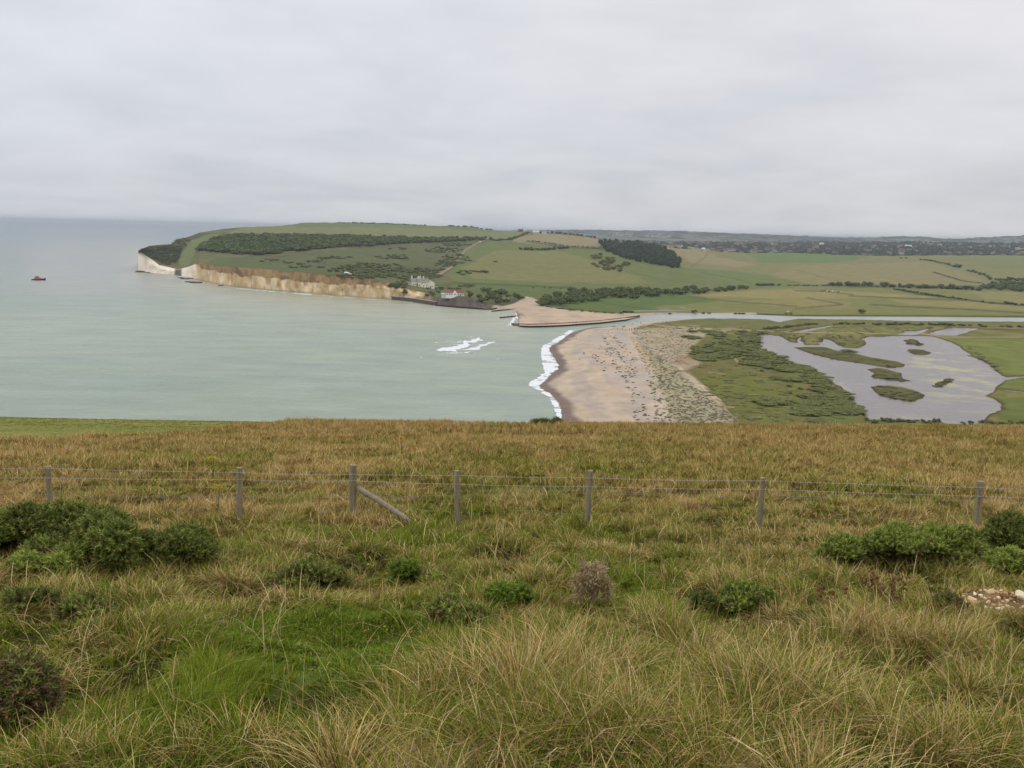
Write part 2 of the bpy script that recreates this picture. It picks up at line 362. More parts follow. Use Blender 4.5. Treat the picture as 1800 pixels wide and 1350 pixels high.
# dark revetment slope under the red-roofed house
rv = (rowi < R1)*sst(750, 764, qx)*(1-sst(862, 872, qx))
rc = lerp(C(92,88,80), C(118,108,92), sst(-.4, .4, fbm(arc/3, ss*3, 3, 81)))
rc = lerp(rc, C(110,108,76), sst(.74, .84, ss+fbm(arc/6, ss, 2, 83)*.08))
rc = lerp(rc, C(60,58,54), sst(.14, .06, ss))
col = col*(1-rv[..., None])+rc*rv[..., None]
wb = cm*0+((rowi < R1)*sst(738, 748, qx)*(1-sst(752, 764, qx)))
col = col*(1-wb[..., None]*.8)+C(180,160,122)*wb[..., None]*.8
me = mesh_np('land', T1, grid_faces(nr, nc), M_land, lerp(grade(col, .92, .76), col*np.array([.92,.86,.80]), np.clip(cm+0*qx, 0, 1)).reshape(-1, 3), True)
tag(link('terrain', me), kind='structure')
vq = [(qx[:, j][:R4+1], qy[:, j][:R4+1], T1[:, j][:R4+1]) for j in range(nc)]
def T1at(px, py):
    j = int(np.clip(round((px-243)/1.3), 0, nc-1)); a, b, c = vq[j]
    yy = np.minimum.accumulate(b); yy = yy-np.arange(len(yy))*1e-6
    i = np.interp(-py, -yy, np.arange(len(yy))); k = int(min(i, len(yy)-2)); f = i-k
    return c[k]*(1-f)+c[k+1]*f

# ================================================================ TOWN GROUND AND FAR HILLS
xt = np.arange(820, 1990, 4.0)
def sheet(lines, ns, seed, amp, cfun, name):
    rr = []
    for k in range(len(lines)-1):
        for j in range(ns): rr.append(lines[k]+(lines[k+1]-lines[k])*(j/ns))
    rr.append(lines[-1]); G = np.array(rr)
    G[..., 2] += fbm(G[..., 0]/400, G[..., 1]/400, 4, seed)*amp
    c = cfun(G); tag(link(name, mesh_np(name, G, grid_faces(*G.shape[:2]), M_land, c.reshape(-1, 3), True)), kind='structure'); return G
yh = lambda x: 386+.0225*x
TA = PD(xt, 449+0*xt, 2780+0*xt); TA[:, 2] = 10
TB = PD(xt, 436+0*xt, 3600+0*xt); TB[:, 2] = 30
TCy = np.interp(xt, [820,1000,1100,1180,1400,1500,1700,1990], [424,424,424,425.5,426,425.5,426.5,429])
TC = PD(xt, TCy, 5000+0*xt)
TD_ = PD(xt, TCy, 6200+0*xt); TD_[:, 2] = TC[:, 2]-60
TC[:, 2] -= 1
TG = sheet([TA, TB, TC, TD_], 12, 91, 3, lambda G: lerp(C(92,102,72), C(122,124,88), sst(-.3, .3, fbm(G[..., 0]/150, G[..., 1]/150, 3, 92))), 'town_hill')
FY = [(820,407),(922,405.5),(1000,404),(1050,404.5),(1144,405.5),(1200,406.5),(1244,408.5),(1330,411.5),(1400,414.5),(1480,418),(1530,417.8),(1560,416.3),(1595,415.5),(1630,417),(1665,420),(1700,419.5),(1750,416.5),(1800,414),(1990,412)]
FA = PD(xt, 424+0*xt, 6000+0*xt); FA[:, 2] = 20
FB = PD(xt, curve(FY, xt)+3.5, 8000+0*xt); FC = PD(xt, curve(FY, xt), 9000+0*xt); FD = PD(xt, curve(FY, xt), 10500+0*xt); FD[:, 2] = 0
FG = sheet([FA, FB, FC, FD], 8, 95, 3, lambda G: lerp(C(72,84,66), C(104,108,84), sst(-.2, .3, fbm(G[..., 0]/500, G[..., 1]/700, 4, 96))), 'far_hills')

# ================================================================ SOUTH MARSH AND BEACH
SHORE = [(2010,567.5),(1800,566.3),(1600,565),(1500,562.7),(1400,561),(1384,563.5),(1370,567),(1362,565),(1352,562.5),(1300,560.8),(1240,560.5),(1200,562),(1150,566),(1110,570),(1085,572.5),(1060,574.5),(1030,577),(1012,581),(1000,588),(984,599),(965,612),(969,623),(976,632),(982,643),(979,651),(968,657),(960,667),(949,675),(949,683),(967,692),(977,704),(985,717),(986,732),(994,748),(1010,770),(1010,830),(2010,830)]
LAG = [(1334,588),(1349,589),(1360,590),(1373,591),(1380,597),(1390,602),(1401,604),(1404,597),(1407,593),(1410,600),(1413,607),(1420,608),(1445,606.5),(1437,602),(1450,598),(1447,596),(1460,599),(1465,604),(1475,608),(1486,612),(1507,613),(1520,607),(1525,603),(1517,598),(1522,593),(1540,592.5),(1560,592),(1585,591),(1625,591),(1640,592),(1650,595.5),(1660,599),(1675,604),(1688,610),(1690,615),(1703,621),(1700,626),(1715,629),(1728,637),(1745,645),(1750,653),(1758,661),(1768,664.5),(1773,664),(1800,662),(1990,661),(1990,662.3),(1800,664),(1775,667),(1768,669),(1755,680),(1745,687),(1735,694),(1736,698),(1750,706),(1757,713),(1762,723),(1750,726),(1735,732),(1728,738),(1722,745),(1700,749),(1681,747),(1668,747),(1655,743),(1620,741),(1560,739),(1528,739),(1516,727),(1507,718),(1500,708),(1490,695),(1480,682),(1460,671),(1445,660),(1438,653),(1430,647),(1405,640),(1383,633),(1360,623),(1345,615),(1333,611),(1334,604),(1340,601),(1333,598),(1331,593)]
ISL = [[(1395,612),(1410,611),(1450,611),(1470,617),(1490,620),(1510,624),(1530,629),(1560,634),(1580,637),(1592,642),(1588,646),(1570,648),(1545,645),(1520,641),(1480,635),(1450,629),(1420,621)],
 [(1523,650),(1540,647),(1555,649),(1570,653),(1585,657),(1582,661),(1590,667),(1604,671),(1590,671.5),(1550,668),(1532,664),(1535,657)],
 [(1528,681),(1545,679),(1560,679),(1590,683),(1615,689),(1626,695),(1615,705),(1605,708),(1590,707),(1560,701),(1540,694)],
 [(1642,680),(1644,675),(1665,666),(1673,666),(1676,669),(1660,677),(1650,681)],
 [(1595,617),(1600,615),(1622,616),(1637,621),(1630,624),(1620,625),(1602,623)],
 [(1586,599),(1600,596),(1613,599),(1618,603),(1625,607),(1615,608),(1592,605),(1595,602)],
 [(1474,616),(1485,615),(1500,616),(1510,620),(1495,620)]]
PONDS = [[(1631,587),(1645,582),(1660,580),(1668,576.5),(1724,578),(1700,584),(1680,591),(1650,590.5)],
 [(1563,588.5),(1590,586.5),(1590,583),(1615,582),(1636,577.5),(1625,584),(1612,588.5),(1600,590)],
 [(1390,584.5),(1420,579),(1460,573),(1466,573.5),(1440,579),(1412,584.5)],
 [(1757,685.5),(1775,687.5),(1800,690),(1990,692),(1990,694),(1800,692),(1775,689.5)]]
gx = np.arange(925, 2000, 1.25); gy = np.concatenate([np.arange(556, 640, .6), np.arange(640, 826, 1.1)])
GX, GY = np.meshgrid(gx, gy); B0 = Pz(GX, GY, 0.0)
DEP = proj(B0)[2]; mpp = DEP/FPX                       # metres per photo pixel
ny = (GY-yh(GX))/DEP*75/75                             # helper
def wsd(poly, pert=1.0):                               # signed distance in metres on the z=0 plane
    pw = Pz(np.array([p[0] for p in poly]), np.array([p[1] for p in poly]), 0)
    a = B0[..., 0]+pert*fbm(B0[..., 0]/9, B0[..., 1]/14, 4, 101)*2.2; b = B0[..., 1]+pert*fbm(B0[..., 0]/9, B0[..., 1]/14, 4, 107)*4
    return sdpoly(a, b, [tuple(v[:2]) for v in pw])
sdS = wsd(SHORE, .8)
sdW = wsd(LAG)
for i in ISL: sdW = np.minimum(sdW, -wsd(i, .7))
for i in PONDS: sdW = np.maximum(sdW, wsd(i, .5))
# beach / marsh heights
bx = np.interp(GY, [570, 576, 585, 600, 640, 700, 740, 820], [1090, 1130, 1160, 1165, 1200, 1255, 1290, 1340])   # inner edge of the shingle
beach = sst(8, -8, GX-bx)
hb = 2.6*sst(0, 26, sdS)+.5*fbm(B0[..., 0]/30, B0[..., 1]/50, 3, 111)*sst(5, 30, sdS)
hm = 1.0*sst(0, 4, sdS)+.25*fbm(B0[..., 0]/20, B0[..., 1]/20, 3, 112)*sst(0, 10, sdS)
h = hm*(1-beach)+hb*beach
h = np.where(sdS < 0, np.maximum(sdS*.12, -1.5), h)
lw = sst(1.2, -.6, sdW); hl = np.where(sdW > 0, .3-np.minimum(sdW*.4, .7), .35+.65*sst(0, 3.0, -sdW))
near = sst(14, 2, -sdW)
h = np.where(sdS > 0, np.where(sdW > -14, hl*near+h*(1-near), h), h)
G = B0.copy(); G[..., 2] = h
mx_, my_, _ = proj(G)
X, Y = G[..., 0], G[..., 1]
wx = mx_+fbm(X/12, Y/20, 3, 121)*4; wy = my_+fbm(X/14, Y/25, 3, 123)*2
col = np.zeros(G.shape); col[:] = lerp(C(112,114,62), C(136,130,78), sst(-.3, .3, fbm(X/18, Y/30, 4, 125)))
for p, c in [
 ([(1200,592),(1330,590),(1440,660),(1510,740),(1520,780),(1280,780),(1250,700),(1200,640)], lerp(C(108,116,60), C(126,114,68), sst(0, .5, fbm(X/14, Y/22, 4, 126)))),
 ([(1215,660),(1300,655),(1400,670),(1420,700),(1340,742),(1280,742),(1240,700)], C(116,120,56)),
 ([(1640,596),(1990,590),(1990,660),(1760,660),(1740,640),(1700,618)], C(124,134,66)),
 ([(1730,668),(1990,664),(1990,690),(1770,686)], C(116,128,62)),
 ([(1740,700),(1990,694),(1990,780),(1700,780),(1770,724)], C(110,122,58)),
 ([(1420,575),(1640,572),(1600,588),(1400,588)], C(132,134,74)),
 ([(1130,563),(1400,560),(1990,566),(1990,574),(1300,575),(1180,576)], C(118,120,70)),
]: paint(col, sst(-2, 2, sdpoly(wx, wy, p))*.9, c)
paint(col, sst(.0, .5, fbm(X/10, Y/12, 4, 127))*.35, C(92,98,50))
paint(col, sst(5, 1.2, pldist(wx, wy, [(1690,612),(1740,640),(1790,662)]))*.0, C(96,112,48))
# sandy scrub area behind the beach
paint(col, sst(-4, 4, sdpoly(wx, wy, [(1110,578),(1200,574),(1290,580),(1240,590),(1215,615),(1205,630),(1235,640),(1195,655),(1150,620)]))*.95, lerp(C(168,158,130), C(186,170,142), sst(-.3, .3, fbm(X/6, Y/8, 3, 131))))
paint(col, sst(-2, 2, sdpoly(wx, wy, [(1180,628),(1205,625),(1232,637),(1200,642),(1180,652),(1170,645)])), C(170,146,118))
# beach shingle with bands parallel to the shore
sb = sdS+fbm(X/20, Y/30, 3, 133)*6
band = sst(.2, .8, .5+.5*np.sin(sb*.26+1.0+fbm(X/60, Y/60, 2, 134)*6))
bch = lerp(C(190,177,162), C(202,186,163), band); bch = bch*(1+.14*fbm(X/3, Y/6, 3, 138))[..., None]
bch = lerp(bch, C(204,182,154), sst(.25, .6, fbm(X/16, Y/34, 4, 135))*.8)
bch = lerp(bch, C(186,176,166), sst(.1, .5, fbm(X/30, Y/50, 3, 136))*.7)
be = sst(5, -5, mx_+fbm(X/5, Y/7, 3, 137)*9-np.interp(my_, [560,568,576,585,600,640,700,740,820], [1230,1150,1120,1112,1135,1190,1262,1296,1350]))
col = col*(1-be[..., None])+bch*be[..., None]
grn = sst(-6, 6, sdpoly(wx, wy, [(1108,590),(1118,596),(1178,636),(1228,685),(1318,745),(1335,780),(1180,780),(1185,740),(1150,660),(1120,610)]))
col = lerp(col, C(168,160,124), grn*.75*be)
grn2 = grn*be*sst(.05, .4, fbm(X/2.2, Y/3.2, 4, 139)); col = lerp(col, C(112,114,80), grn2*.8)
orr = sst(4.5, 1.5, pldist(wx, wy, [(1104,570),(1106,585),(1116,600),(1132,622),(1146,648)])); col = lerp(col, C(208,180,146), orr*be*.75)
wet = sst(7.5, 3.5, sdS+fbm(X/10, Y/10, 3, 141)*2.0)*be*(my_ > 574); col = lerp(col, C(120,106,96), wet*.85)
# sandy streaks, paths
for p, wd, c in [
 ([(1128,571),(1145,569),(1165,573),(1200,576),(1300,579),(1400,584.5),(1560,586),(1625,587),(1650,591)], .55, C(178,160,128)),
 ([(1385,742),(1386,720),(1388,705),(1390,690)], 1.0, C(142,134,92)),
 ([(1185,653),(1230,650)], 1.2, C(126,110,80)),
 ([(1270,612),(1277,620),(1272,626)], 1.6, C(160,148,110)),
 ([(1292,630),(1296,636)], 1.8, C(170,150,118)),
 ([(1245,655),(1275,658)], .8, C(160,146,120)),
 ([(1230,680),(1250,700),(1265,715),(1290,716)], 1.4, C(172,156,126)),
 ([(1270,726),(1295,733)], 1.2, C(166,152,120)),
 ([(1645,592.5),(1990,592)], .35, C(160,160,120)),
 ([(1210,572),(1230,572.5)], .8, C(150,150,120)),
 ([(1660,575),(1720,578),(1800,580),(1990,583)], .7, C(90,86,56)),
]: paint(col, sst(wd+.7, wd*.4, pldist(mx_+(wx-mx_)*.25, my_+(wy-my_)*.2, p))*.9, c)
for i_ in ISL: paint(col, sst(-2, 1, sdpoly(mx_, my_, i_))*.8, lerp(C(98,100,56), C(84,82,50), sst(-.3, .3, fbm(X/8, Y/8, 3, 145))))
mud = sst(2.6, .6, -sdW)*(sdW < 0.3)*(sdS > 0); col = lerp(col, C(92,78,54), mud*.85)
paint(col, (sdW > 0)*1.0, C(92,88,70))
rb = sst(3.2, 1.0, sdS)*(1-be); col = lerp(col, C(86,80,56), rb*.8)
col = lerp(col, C(92,98,90), (sdS < -1)*1.0)
tag(link('marsh', mesh_np('marsh', G, grid_faces(*G.shape[:2]), M_land, (grade(col, .98, .80)*np.array([.98, .98, .93])).reshape(-1, 3), True)), kind='structure')
def Mz(px, py):
    i = int(np.argmin(np.abs(gy-py))); j = int(np.argmin(np.abs(gx-px))); p = Pz(px, py, 0)
    # step to the pixel with height taken into account
    best = np.argmin((mx_[:, j]-px)**2*0+(my_[:, j]-py)**2); return G[best, j].copy()

# ---- lagoon sheet
def water_mat(name, rough, bumps, bsc, st, c2=None, thr=(.5, .62)):
    m = bpy.data.materials.new(name); m.use_nodes = True; nt = m.node_tree; p = nt.nodes['Principled BSDF']
    p.inputs['Roughness'].default_value = rough; p.inputs['IOR'].default_value = 1.33
    a = N(nt, 'ShaderNodeVertexColor'); a.layer_name = 'Col'
    g = N(nt, 'ShaderNodeNewGeometry'); mp = N(nt, 'ShaderNodeMapping'); mp.inputs['Scale'].default_value = st; nt.links.new(g.outputs['Position'], mp.inputs[0])
    n = N(nt, 'ShaderNodeTexNoise'); n.inputs['Scale'].default_value = bsc; n.inputs['Detail'].default_value = 4; nt.links.new(mp.outputs[0], n.inputs['Vector'])
    b = N(nt, 'ShaderNodeBump'); b.inputs['Strength'].default_value = bumps; b.inputs['Distance'].default_value = .5+2*bumps; nt.links.new(n.outputs[0], b.inputs['Height']); nt.links.new(b.outputs[0], p.inputs['Normal'])
    n3 = N(nt, 'ShaderNodeTexNoise'); n3.inputs['Scale'].default_value = bsc*.25; n3.inputs['Detail'].default_value = 7; nt.links.new(mp.outputs[0], n3.inputs['Vector'])
    nt.links.new(MIX(nt, 1.0, a.outputs[0], RAMP(nt, n3.outputs[0], [(.3, (.84, .87, .88)), (.7, (1.14, 1.12, 1.11))]), 'MULTIPLY'), p.inputs['Base Color'])
    return m
M_sea = water_mat('sea_water', .30, .8, .09, (1, 2.6, 1))
M_lag = water_mat('lagoon_water', .25, .12, .8, (1, 1.6, 1))
lx = np.arange(1315, 2000, 2.2); ly = np.arange(570, 760, 1.6); LX, LY = np.meshgrid(lx, ly)
L = Pz(LX, LY, .3); lc = np.zeros(L.shape); lc[:] = lerp(C(120,110,104), C(112,104,100), sst(-.3, .3, fbm(L[..., 0]/40, L[..., 1]/60, 3, 151)))
am = sst(-20, 30, sdpoly(LX, LY, [(1590,612),(1660,608),(1760,655),(1750,720),(1690,720),(1640,700),(1590,670)]))
al = sst(.02, .42, fbm(L[..., 0]/14+L[..., 1]/60, L[..., 1]/9, 4, 152))*am
lc = lerp(lc, C(158,150,84), al*.9)
al2 = sst(14, 2, pldist(LX, LY, LAG[-24:]))*sst(-.1, .4, fbm(L[..., 0]/8, L[..., 1]/12, 3, 153)); lc = lerp(lc, C(146,142,104), al2*.5)
tag(link('lagoon', mesh_np('lagoon', L, grid_faces(*L.shape[:2]), M_lag, lc.reshape(-1, 3), True)), kind='structure')

# ---- sea and river (one level water sheet)
az = np.radians(np.linspace(-50, 50, 420)); dist = np.concatenate([np.linspace(150, 1600, 300), np.geomspace(1610, 32000, 60)])
A, Dd = np.meshgrid(az, dist); SV = np.stack([Dd*np.sin(A), Dd*np.cos(A), 0*A], -1)
sx, sy, _ = proj(SV)
sc_ = np.zeros(SV.shape)
n = fbm(SV[..., 0]/260, SV[..., 1]/200, 4, 161)
sc_[:] = lerp(C(128,144,124), C(140,151,131), sst(-.4, .4, n))
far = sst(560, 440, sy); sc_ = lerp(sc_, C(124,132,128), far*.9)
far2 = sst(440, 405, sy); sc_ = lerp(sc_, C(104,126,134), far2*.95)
milk = sst(55, 5, pldist(sx, sy, [(240,470),(345,500),(500,520),(700,538),(860,552),(900,570)])); sc_ = lerp(sc_, C(160,158,132), milk*.75)
milk = sst(90, 10, pldist(sx, sy, [(250,470),(180,468),(100,470)])); sc_ = lerp(sc_, C(160,156,150), milk*.5)
riv = sst(1080, 1180, sx)*sst(590, 575, sy); sc_ = lerp(sc_, C(158,160,154), riv*.8)
sc_ = lerp(sc_, C(124,140,136), sst(.15, .5, fbm(SV[..., 0]/90, SV[..., 1]/30, 4, 165))*.30)
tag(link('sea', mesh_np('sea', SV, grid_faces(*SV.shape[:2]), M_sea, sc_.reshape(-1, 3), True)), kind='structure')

# ---- foam
def foam(name, poly_px, thr, sx_=3.0, sy_=3.0, seed=1, z0=.12, amp=.35, step=.55):
    xs_ = [p[0] for p in poly_px]; ys_ = [p[1] for p in poly_px]
    a = np.arange(min(xs_)-3, max(xs_)+3, step); b = np.arange(min(ys_)-3, max(ys_)+3, step*.6); A_, B_ = np.meshgrid(a, b)
    P = Pz(A_, B_, 0); d = sdpoly(A_, B_, poly_px)
    nn = fbm(P[..., 0]/sx_, P[..., 1]/sy_, 4, seed)+.5*fbm(P[..., 0]/sx_*1.1, P[..., 1]/sy_*4.5, 3, seed+5)
    v = sst(-1.5, 3, d)+nn*.9
    P[..., 2] = z0+amp*np.clip(v-thr, 0, 1)*.8
    thr = thr-.22; al_ = sst(0, .5, v-thr); k = v > thr; F = grid_faces(*A_.shape); keep = k.ravel()[F].all(1); F = F[keep]
    u, inv = np.unique(F, return_inverse=True); F = inv.reshape(F.shape)
    return P.reshape(-1, 3)[u], F, al_.reshape(-1)[u]
FO = [([(1013,579),(1000,580),(984,590),(970,598),(953,607),(950,620),(952,640),(957,655),(944,664),(930,672),(928,680),(945,688),(958,696),(968,706),(974,722),(978,733),(988,740),(988,728),(987,716),(978,703),(968,691),(951,683),(951,676),(962,668),(970,657),(981,651),(984,643),(978,632),(971,623),(967,613),(985,600),(1003,588)], .62, 5, 5, 1, .10, .5),
 ([(766,618),(775,612),(800,609),(822,602),(828,608),(812,614),(800,619)], .30, 4, 4, 2, .1, .9),
 ([(812,601),(835,597),(842,594),(846,599),(832,603),(816,605)], .3, 3, 3, 3, .1, .8),
 ([(798,616),(840,608),(868,599),(872,603),(845,610),(846,616),(810,618)], .58, 6, 3, 4, .08, .2),
 ([(905,548),(911,551),(914,557),(911,562),(903,560),(906,554)], .5, 2.5, 2.5, 5, .1, .4),
 ([(902,559),(907,560),(904,566),(901,574),(889,574),(896,568)], .35, 2.5, 2.5, 6, .1, .6),
 ([(722,530),(728,533),(745,535),(738,536),(712,533)], .75, 3, 3, 7, .1, .5),
 ([(345,494),(400,504),(450,509),(500,513),(600,521.5),(700,529),(700,531),(600,524),(500,516),(420,509),(352,498)], .62, 9, 5, 8, .1, .5),
 ([(870,631),(890,628),(892,632),(872,634)], .9, 3, 3, 9, .08, .3), ([(722,628),(745,627),(742,631)], .8, 3, 3, 10, .08, .2),
 ([(300,484),(330,485),(330,489),(300,487)], .8, 4, 4, 12, .1, .3), ([(175,484),(210,484),(205,486)], 1.0, 4, 4, 13, .1, .2)]
Vs, Fs, As, o_ = [], [], [], 0
for p, th, a, b, sd_, z0, am_ in FO:
    v, f, a_ = foam('', p, th, a, b, sd_, z0, am_)
    if len(v): As.append(a_); Vs.append(v); Fs.append(f+o_); o_ += len(v)
tag(link('foam', mesh_np('foam', np.concatenate(Vs), np.concatenate(Fs), M_foam, np.repeat(np.concatenate(As)[:, None], 3, 1), True)), 'white surf foam breaking along the beach and cliffs', 'foam', kind='stuff')

# ================================================================ FORE HILL
PR = [(-6,1.0),(0,1.62),(4,2.65),(10,4.2),(15,5.5),(17.5,6.08),(20,6.55),(30,8.45),(45,11.2),(60,13.75),(72,16.0),(85,19.0),(110,27),(160,50),(210,73),(240,79),(300,82)]
pa, pb = XK(PR)
_yy = np.arange(-6, 300, .5); _pp = np.interp(_yy, pa, pb)
for _ in range(6): _pp[1:-1] = _pp[1:-1]*.5+.25*(_pp[2:]+_pp[:-2])
def hillz(X, Y):
    X = np.asarray(X, float); Y = np.asarray(Y, float); r = X/np.maximum(Y, 4)
    d = np.interp(Y, _yy, _pp)
    d = d+Y*np.interp(r, [-.62, 0, .62], [.0032, .0, -.0095])*sst(12, 60, Y)
    b = fbm(X/2.3, Y/2.3, 3, 201)*.13*sst(90, 25, Y)+(np.abs(fbm(X/1.5, Y/1.1, 3, 206))*.34-.08)*sst(30, 12, Y)*sst(1, 4, Y)+fbm(X/9, Y/9, 3, 203)*.22*sst(3, 14, Y)*sst(140, 60, Y)
    d = d-.06*np.exp(-((Y-16.3-.3*np.sin(X*.7))/.8)**2)            # low bank just before the fence
    return CAMZ-d+b
def fan(y0_, y1_, dy0, dy1, half, nx):
    ys = [y0_]
    while ys[-1] < y1_: ys.append(ys[-1]+dy0+(dy1-dy0)*(ys[-1]-y0_)/(y1_-y0_))
    ys = np.array(ys); t = np.linspace(-1, 1, nx); return np.stack(np.broadcast_arrays(t[None]*half(ys)[:, None], ys[:, None]), -1)
g2 = fan(-6, 300, .12, 3.0, lambda y: 8+.95*np.maximum(y, 0), 420)
HV = np.zeros((*g2.shape[:2], 3)); HV[..., :2] = g2; HV[..., 2] = hillz(g2[..., 0], g2[..., 1])
X, Y = HV[..., 0], HV[..., 1]; hx, hy, _ = proj(HV)
TURF = [(-900,782),(0,777),(100,774),(180,771),(300,764),(400,757),(470,750),(545,741),(545,600),(-900,600)]
def turfm(X, Y, Z):
    a, b, _ = proj(np.stack([X, Y, Z], -1)); return sst(-3, 3, sdpoly(a, b+fbm(X/3, Y/3, 2, 207)*6, TURF))*(Y > 22)
LAWN = [(360,1130),(400,1098),(480,1080),(600,1068),(700,1072),(745,1090),(740,1140),(700,1190),(600,1215),(480,1215),(390,1190)]
tm = turfm(X, Y, HV[..., 2])
hc = lerp(C(84,72,42), C(98,84,48), sst(-.4, .4, fbm(X/1.5, Y/1.5, 3, 209)))
hc = lerp(hc, C(56,54,28), sst(22, 14, Y)); hc = lerp(hc, C(92,106,46), sst(-16, 10, sdpoly(hx, hy, LAWN)))  # near ground darkened, painting in the shade of the thatch between blades
hc = lerp(hc, lerp(C(120,124,66), C(134,132,74), sst(-.3, .3, fbm(X/7, Y/7, 4, 211))), tm)
tag(link('hillside', mesh_np('hillside', HV, grid_faces(*HV.shape[:2]), M_hillm, hc.reshape(-1, 3), True)), kind='structure')
def Hat(px, py):                      # where the ray of a photo pixel meets the hillside
    d = ray(px, py); t = np.linspace(2, 140, 6000); P = CP+d[None]*t[:, None]
    k = np.argmax(P[:, 2] < hillz(P[:, 0], P[:, 1])); return P[k] if k else P[-1]

# ---------------------------------------------------------------- grass blades
def blades(x, y, z, hgt, wid, azm, bend, colr, seg=3, twist=None, tipc=None):
    n = len(x); ts = np.linspace(0, 1, seg+1); dx, dy = np.cos(azm), np.sin(azm)
    fa = azm+np.pi/2+(0 if twist is None else twist); sxv, syv = np.cos(fa), np.sin(fa)
    nv = 2*seg+1; V = np.zeros((n, nv, 3), np.float32)
    for i, t in enumerate(ts):
        hor = hgt*bend*t**1.8; ver = hgt*t*np.sqrt(np.maximum(1-(bend*.75*t)**2, .12))
        w_ = wid*(1-.75*t**1.5)*.5
        cx, cy, cz = x+dx*hor, y+dy*hor, z+ver
        if i < seg:
            V[:, 2*i] = np.stack([cx-sxv*w_, cy-syv*w_, cz], -1); V[:, 2*i+1] = np.stack([cx+sxv*w_, cy+syv*w_, cz], -1)
        else: V[:, 2*i] = np.stack([cx, cy, cz], -1)
    b = (np.arange(n)*nv)[:, None]
    q = np.concatenate([b+np.array([[2*i, 2*i+1, 2*i+3, 2*i+2]]) for i in range(seg-1)], 0) if seg > 1 else np.zeros((0, 4), int)
    t3 = b+np.array([[2*seg-2, 2*seg-1, 2*seg]])
    Cc = np.repeat(colr[:, None], nv, 1)
    if tipc is not None:
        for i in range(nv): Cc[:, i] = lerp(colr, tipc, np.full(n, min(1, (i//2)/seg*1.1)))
    return V.reshape(-1, 3), q, t3, Cc.reshape(-1, 3)
def merge(parts):
    V = np.concatenate([p[0] for p in parts]); Cc = np.concatenate([p[3] for p in parts]); o = 0; Q = []; T = []
    for p in parts: Q.append(p[1]+o); T.append(p[2]+o); o += len(p[0])
    return V, [f for f in (np.concatenate(Q), np.concatenate(T)) if len(f)], Cc
STRAW = np.array([C(198,176,116), C(182,156,96), C(214,194,142), C(160,132,80), C(188,160,100)])
GREEN = np.array([C(108,128,44), C(122,138,54), C(90,110,38), C(134,142,66), C(110,126,62)])
RED = np.array([C(142,106,72), C(128,98,64)])
def satur(c, k, v): g_ = (c*np.array([.3, .55, .15])).sum(-1, keepdims=True); return (np.maximum(g_+(c-g_)*k, .004))*v
STRAW = satur(STRAW, 1.0, .83)*np.array([1.0, .97, .93]); GREEN = satur(GREEN, 1.16, .72)*np.array([1.07, 1, .92]); RED = satur(RED, 1.05, .85)
def pick(pal, n): return pal[RNG.integers(0, len(pal), n)]*(1+RNG.normal(0, .2, (n, 1))).clip(.6, 1.5)
def zone(y0_, y1_, dens, hmean, hsd, wid, seg, margin=1.5, green=.5, bend=(.2, .7), turf=False, xr=None):
    ext = 6.5; halfw = lambda y: .60*y+margin+ext
    n = int(dens*((halfw(y0_)+halfw(y1_))*(y1_-y0_)))
    y = y0_+(y1_-y0_)*RNG.random(n); x = (RNG.random(n)*2-1)*halfw(y1_); k = np.abs(x) < halfw(y)-ext*RNG.random(n)**.5*(RNG.random(n) < .55); x, y = x[k], y[k]
    # gather into tufts
    tz = max(.10, (y0_*.012)); kx = np.floor(x/tz); ky = np.floor(y/tz); jx = _h(kx.astype(int), ky.astype(int), 5); jy = _h(kx.astype(int), ky.astype(int), 6)
    x = x*.55+.45*((kx+jx)*tz); y = y*.55+.45*((ky+jy)*tz)
    z = hillz(x, y)-.02; a, b, _ = proj(np.stack([x, y, z], -1))
    patch = fbm(x/1.4, y/2.4, 3, 221)*1.5; big = fbm(x/6, y/10, 3, 223)*1.4; clump = sst(.38, .75, vn(x/.55+fbm(x, y, 2, 7), y/.7, 229)); patch = patch*(1-.45*sst(18, 30, y)); clump = clump*(1-.5*sst(18, 40, y))+.25*sst(18, 40, y)
    tmk = turfm(x, y, z); lawn = sst(-12, 14, sdpoly(a, b, LAWN))
    g = np.clip(green+.45*patch+.3*big, .04, .97); g = np.maximum(g, lawn)
    hh = np.maximum(.04, hmean*(.55+.75*clump-.3*patch)*(1+RNG.normal(0, hsd, len(x))))
    hh = hh*(1-lawn)+lawn*(.045+.05*clump)
    keep = (tmk < .5) | (RNG.random(len(x)) < .55)
    hh = np.where(tmk > .5, hh*.14, hh); g = np.where(tmk > .5, .72, g)
    # keep sight lines to things resting in the grass
    isg = RNG.random(len(x)) < g
    c = np.where(isg[:, None], pick(GREEN, len(x)), pick(STRAW, len(x)))
    rd = (RNG.random(len(x)) < .10+.10*(big > .2)) & ~isg; c = np.where(rd[:, None], pick(RED, len(x)), c)
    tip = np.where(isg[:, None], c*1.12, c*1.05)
    az_ = fbm(x/.5, y/.6, 2, 231)*7+RNG.normal(0, .9, len(x)); bd = bend[0]+(bend[1]-bend[0])*RNG.random(len(x))
    k = keep & hole(x, y)
    wf = sst(14, 20, y)[:, None]*np.array([.11, .09, .035])+1; c = c*wf; tip = tip*wf
    return blades(x[k], y[k], z[k], hh[k], np.full(k.sum(), wid)*(.7+.6*RNG.random(k.sum())), az_[k], bd[k], c[k], seg, RNG.normal(0, .5, k.sum()), tip[k])
HOLES = []
def hole(x, y):
    k = np.ones(len(x), bool)
    for hx_, hy_, rx_, ry_ in HOLES: k &= ((x-hx_)/rx_)**2+((y-hy_)/ry_)**2 > 1
    return k
RK = Hat(1752, 1076); HOLES.append((RK[0]+.18, RK[1]-.45, .85, .95))
parts = []
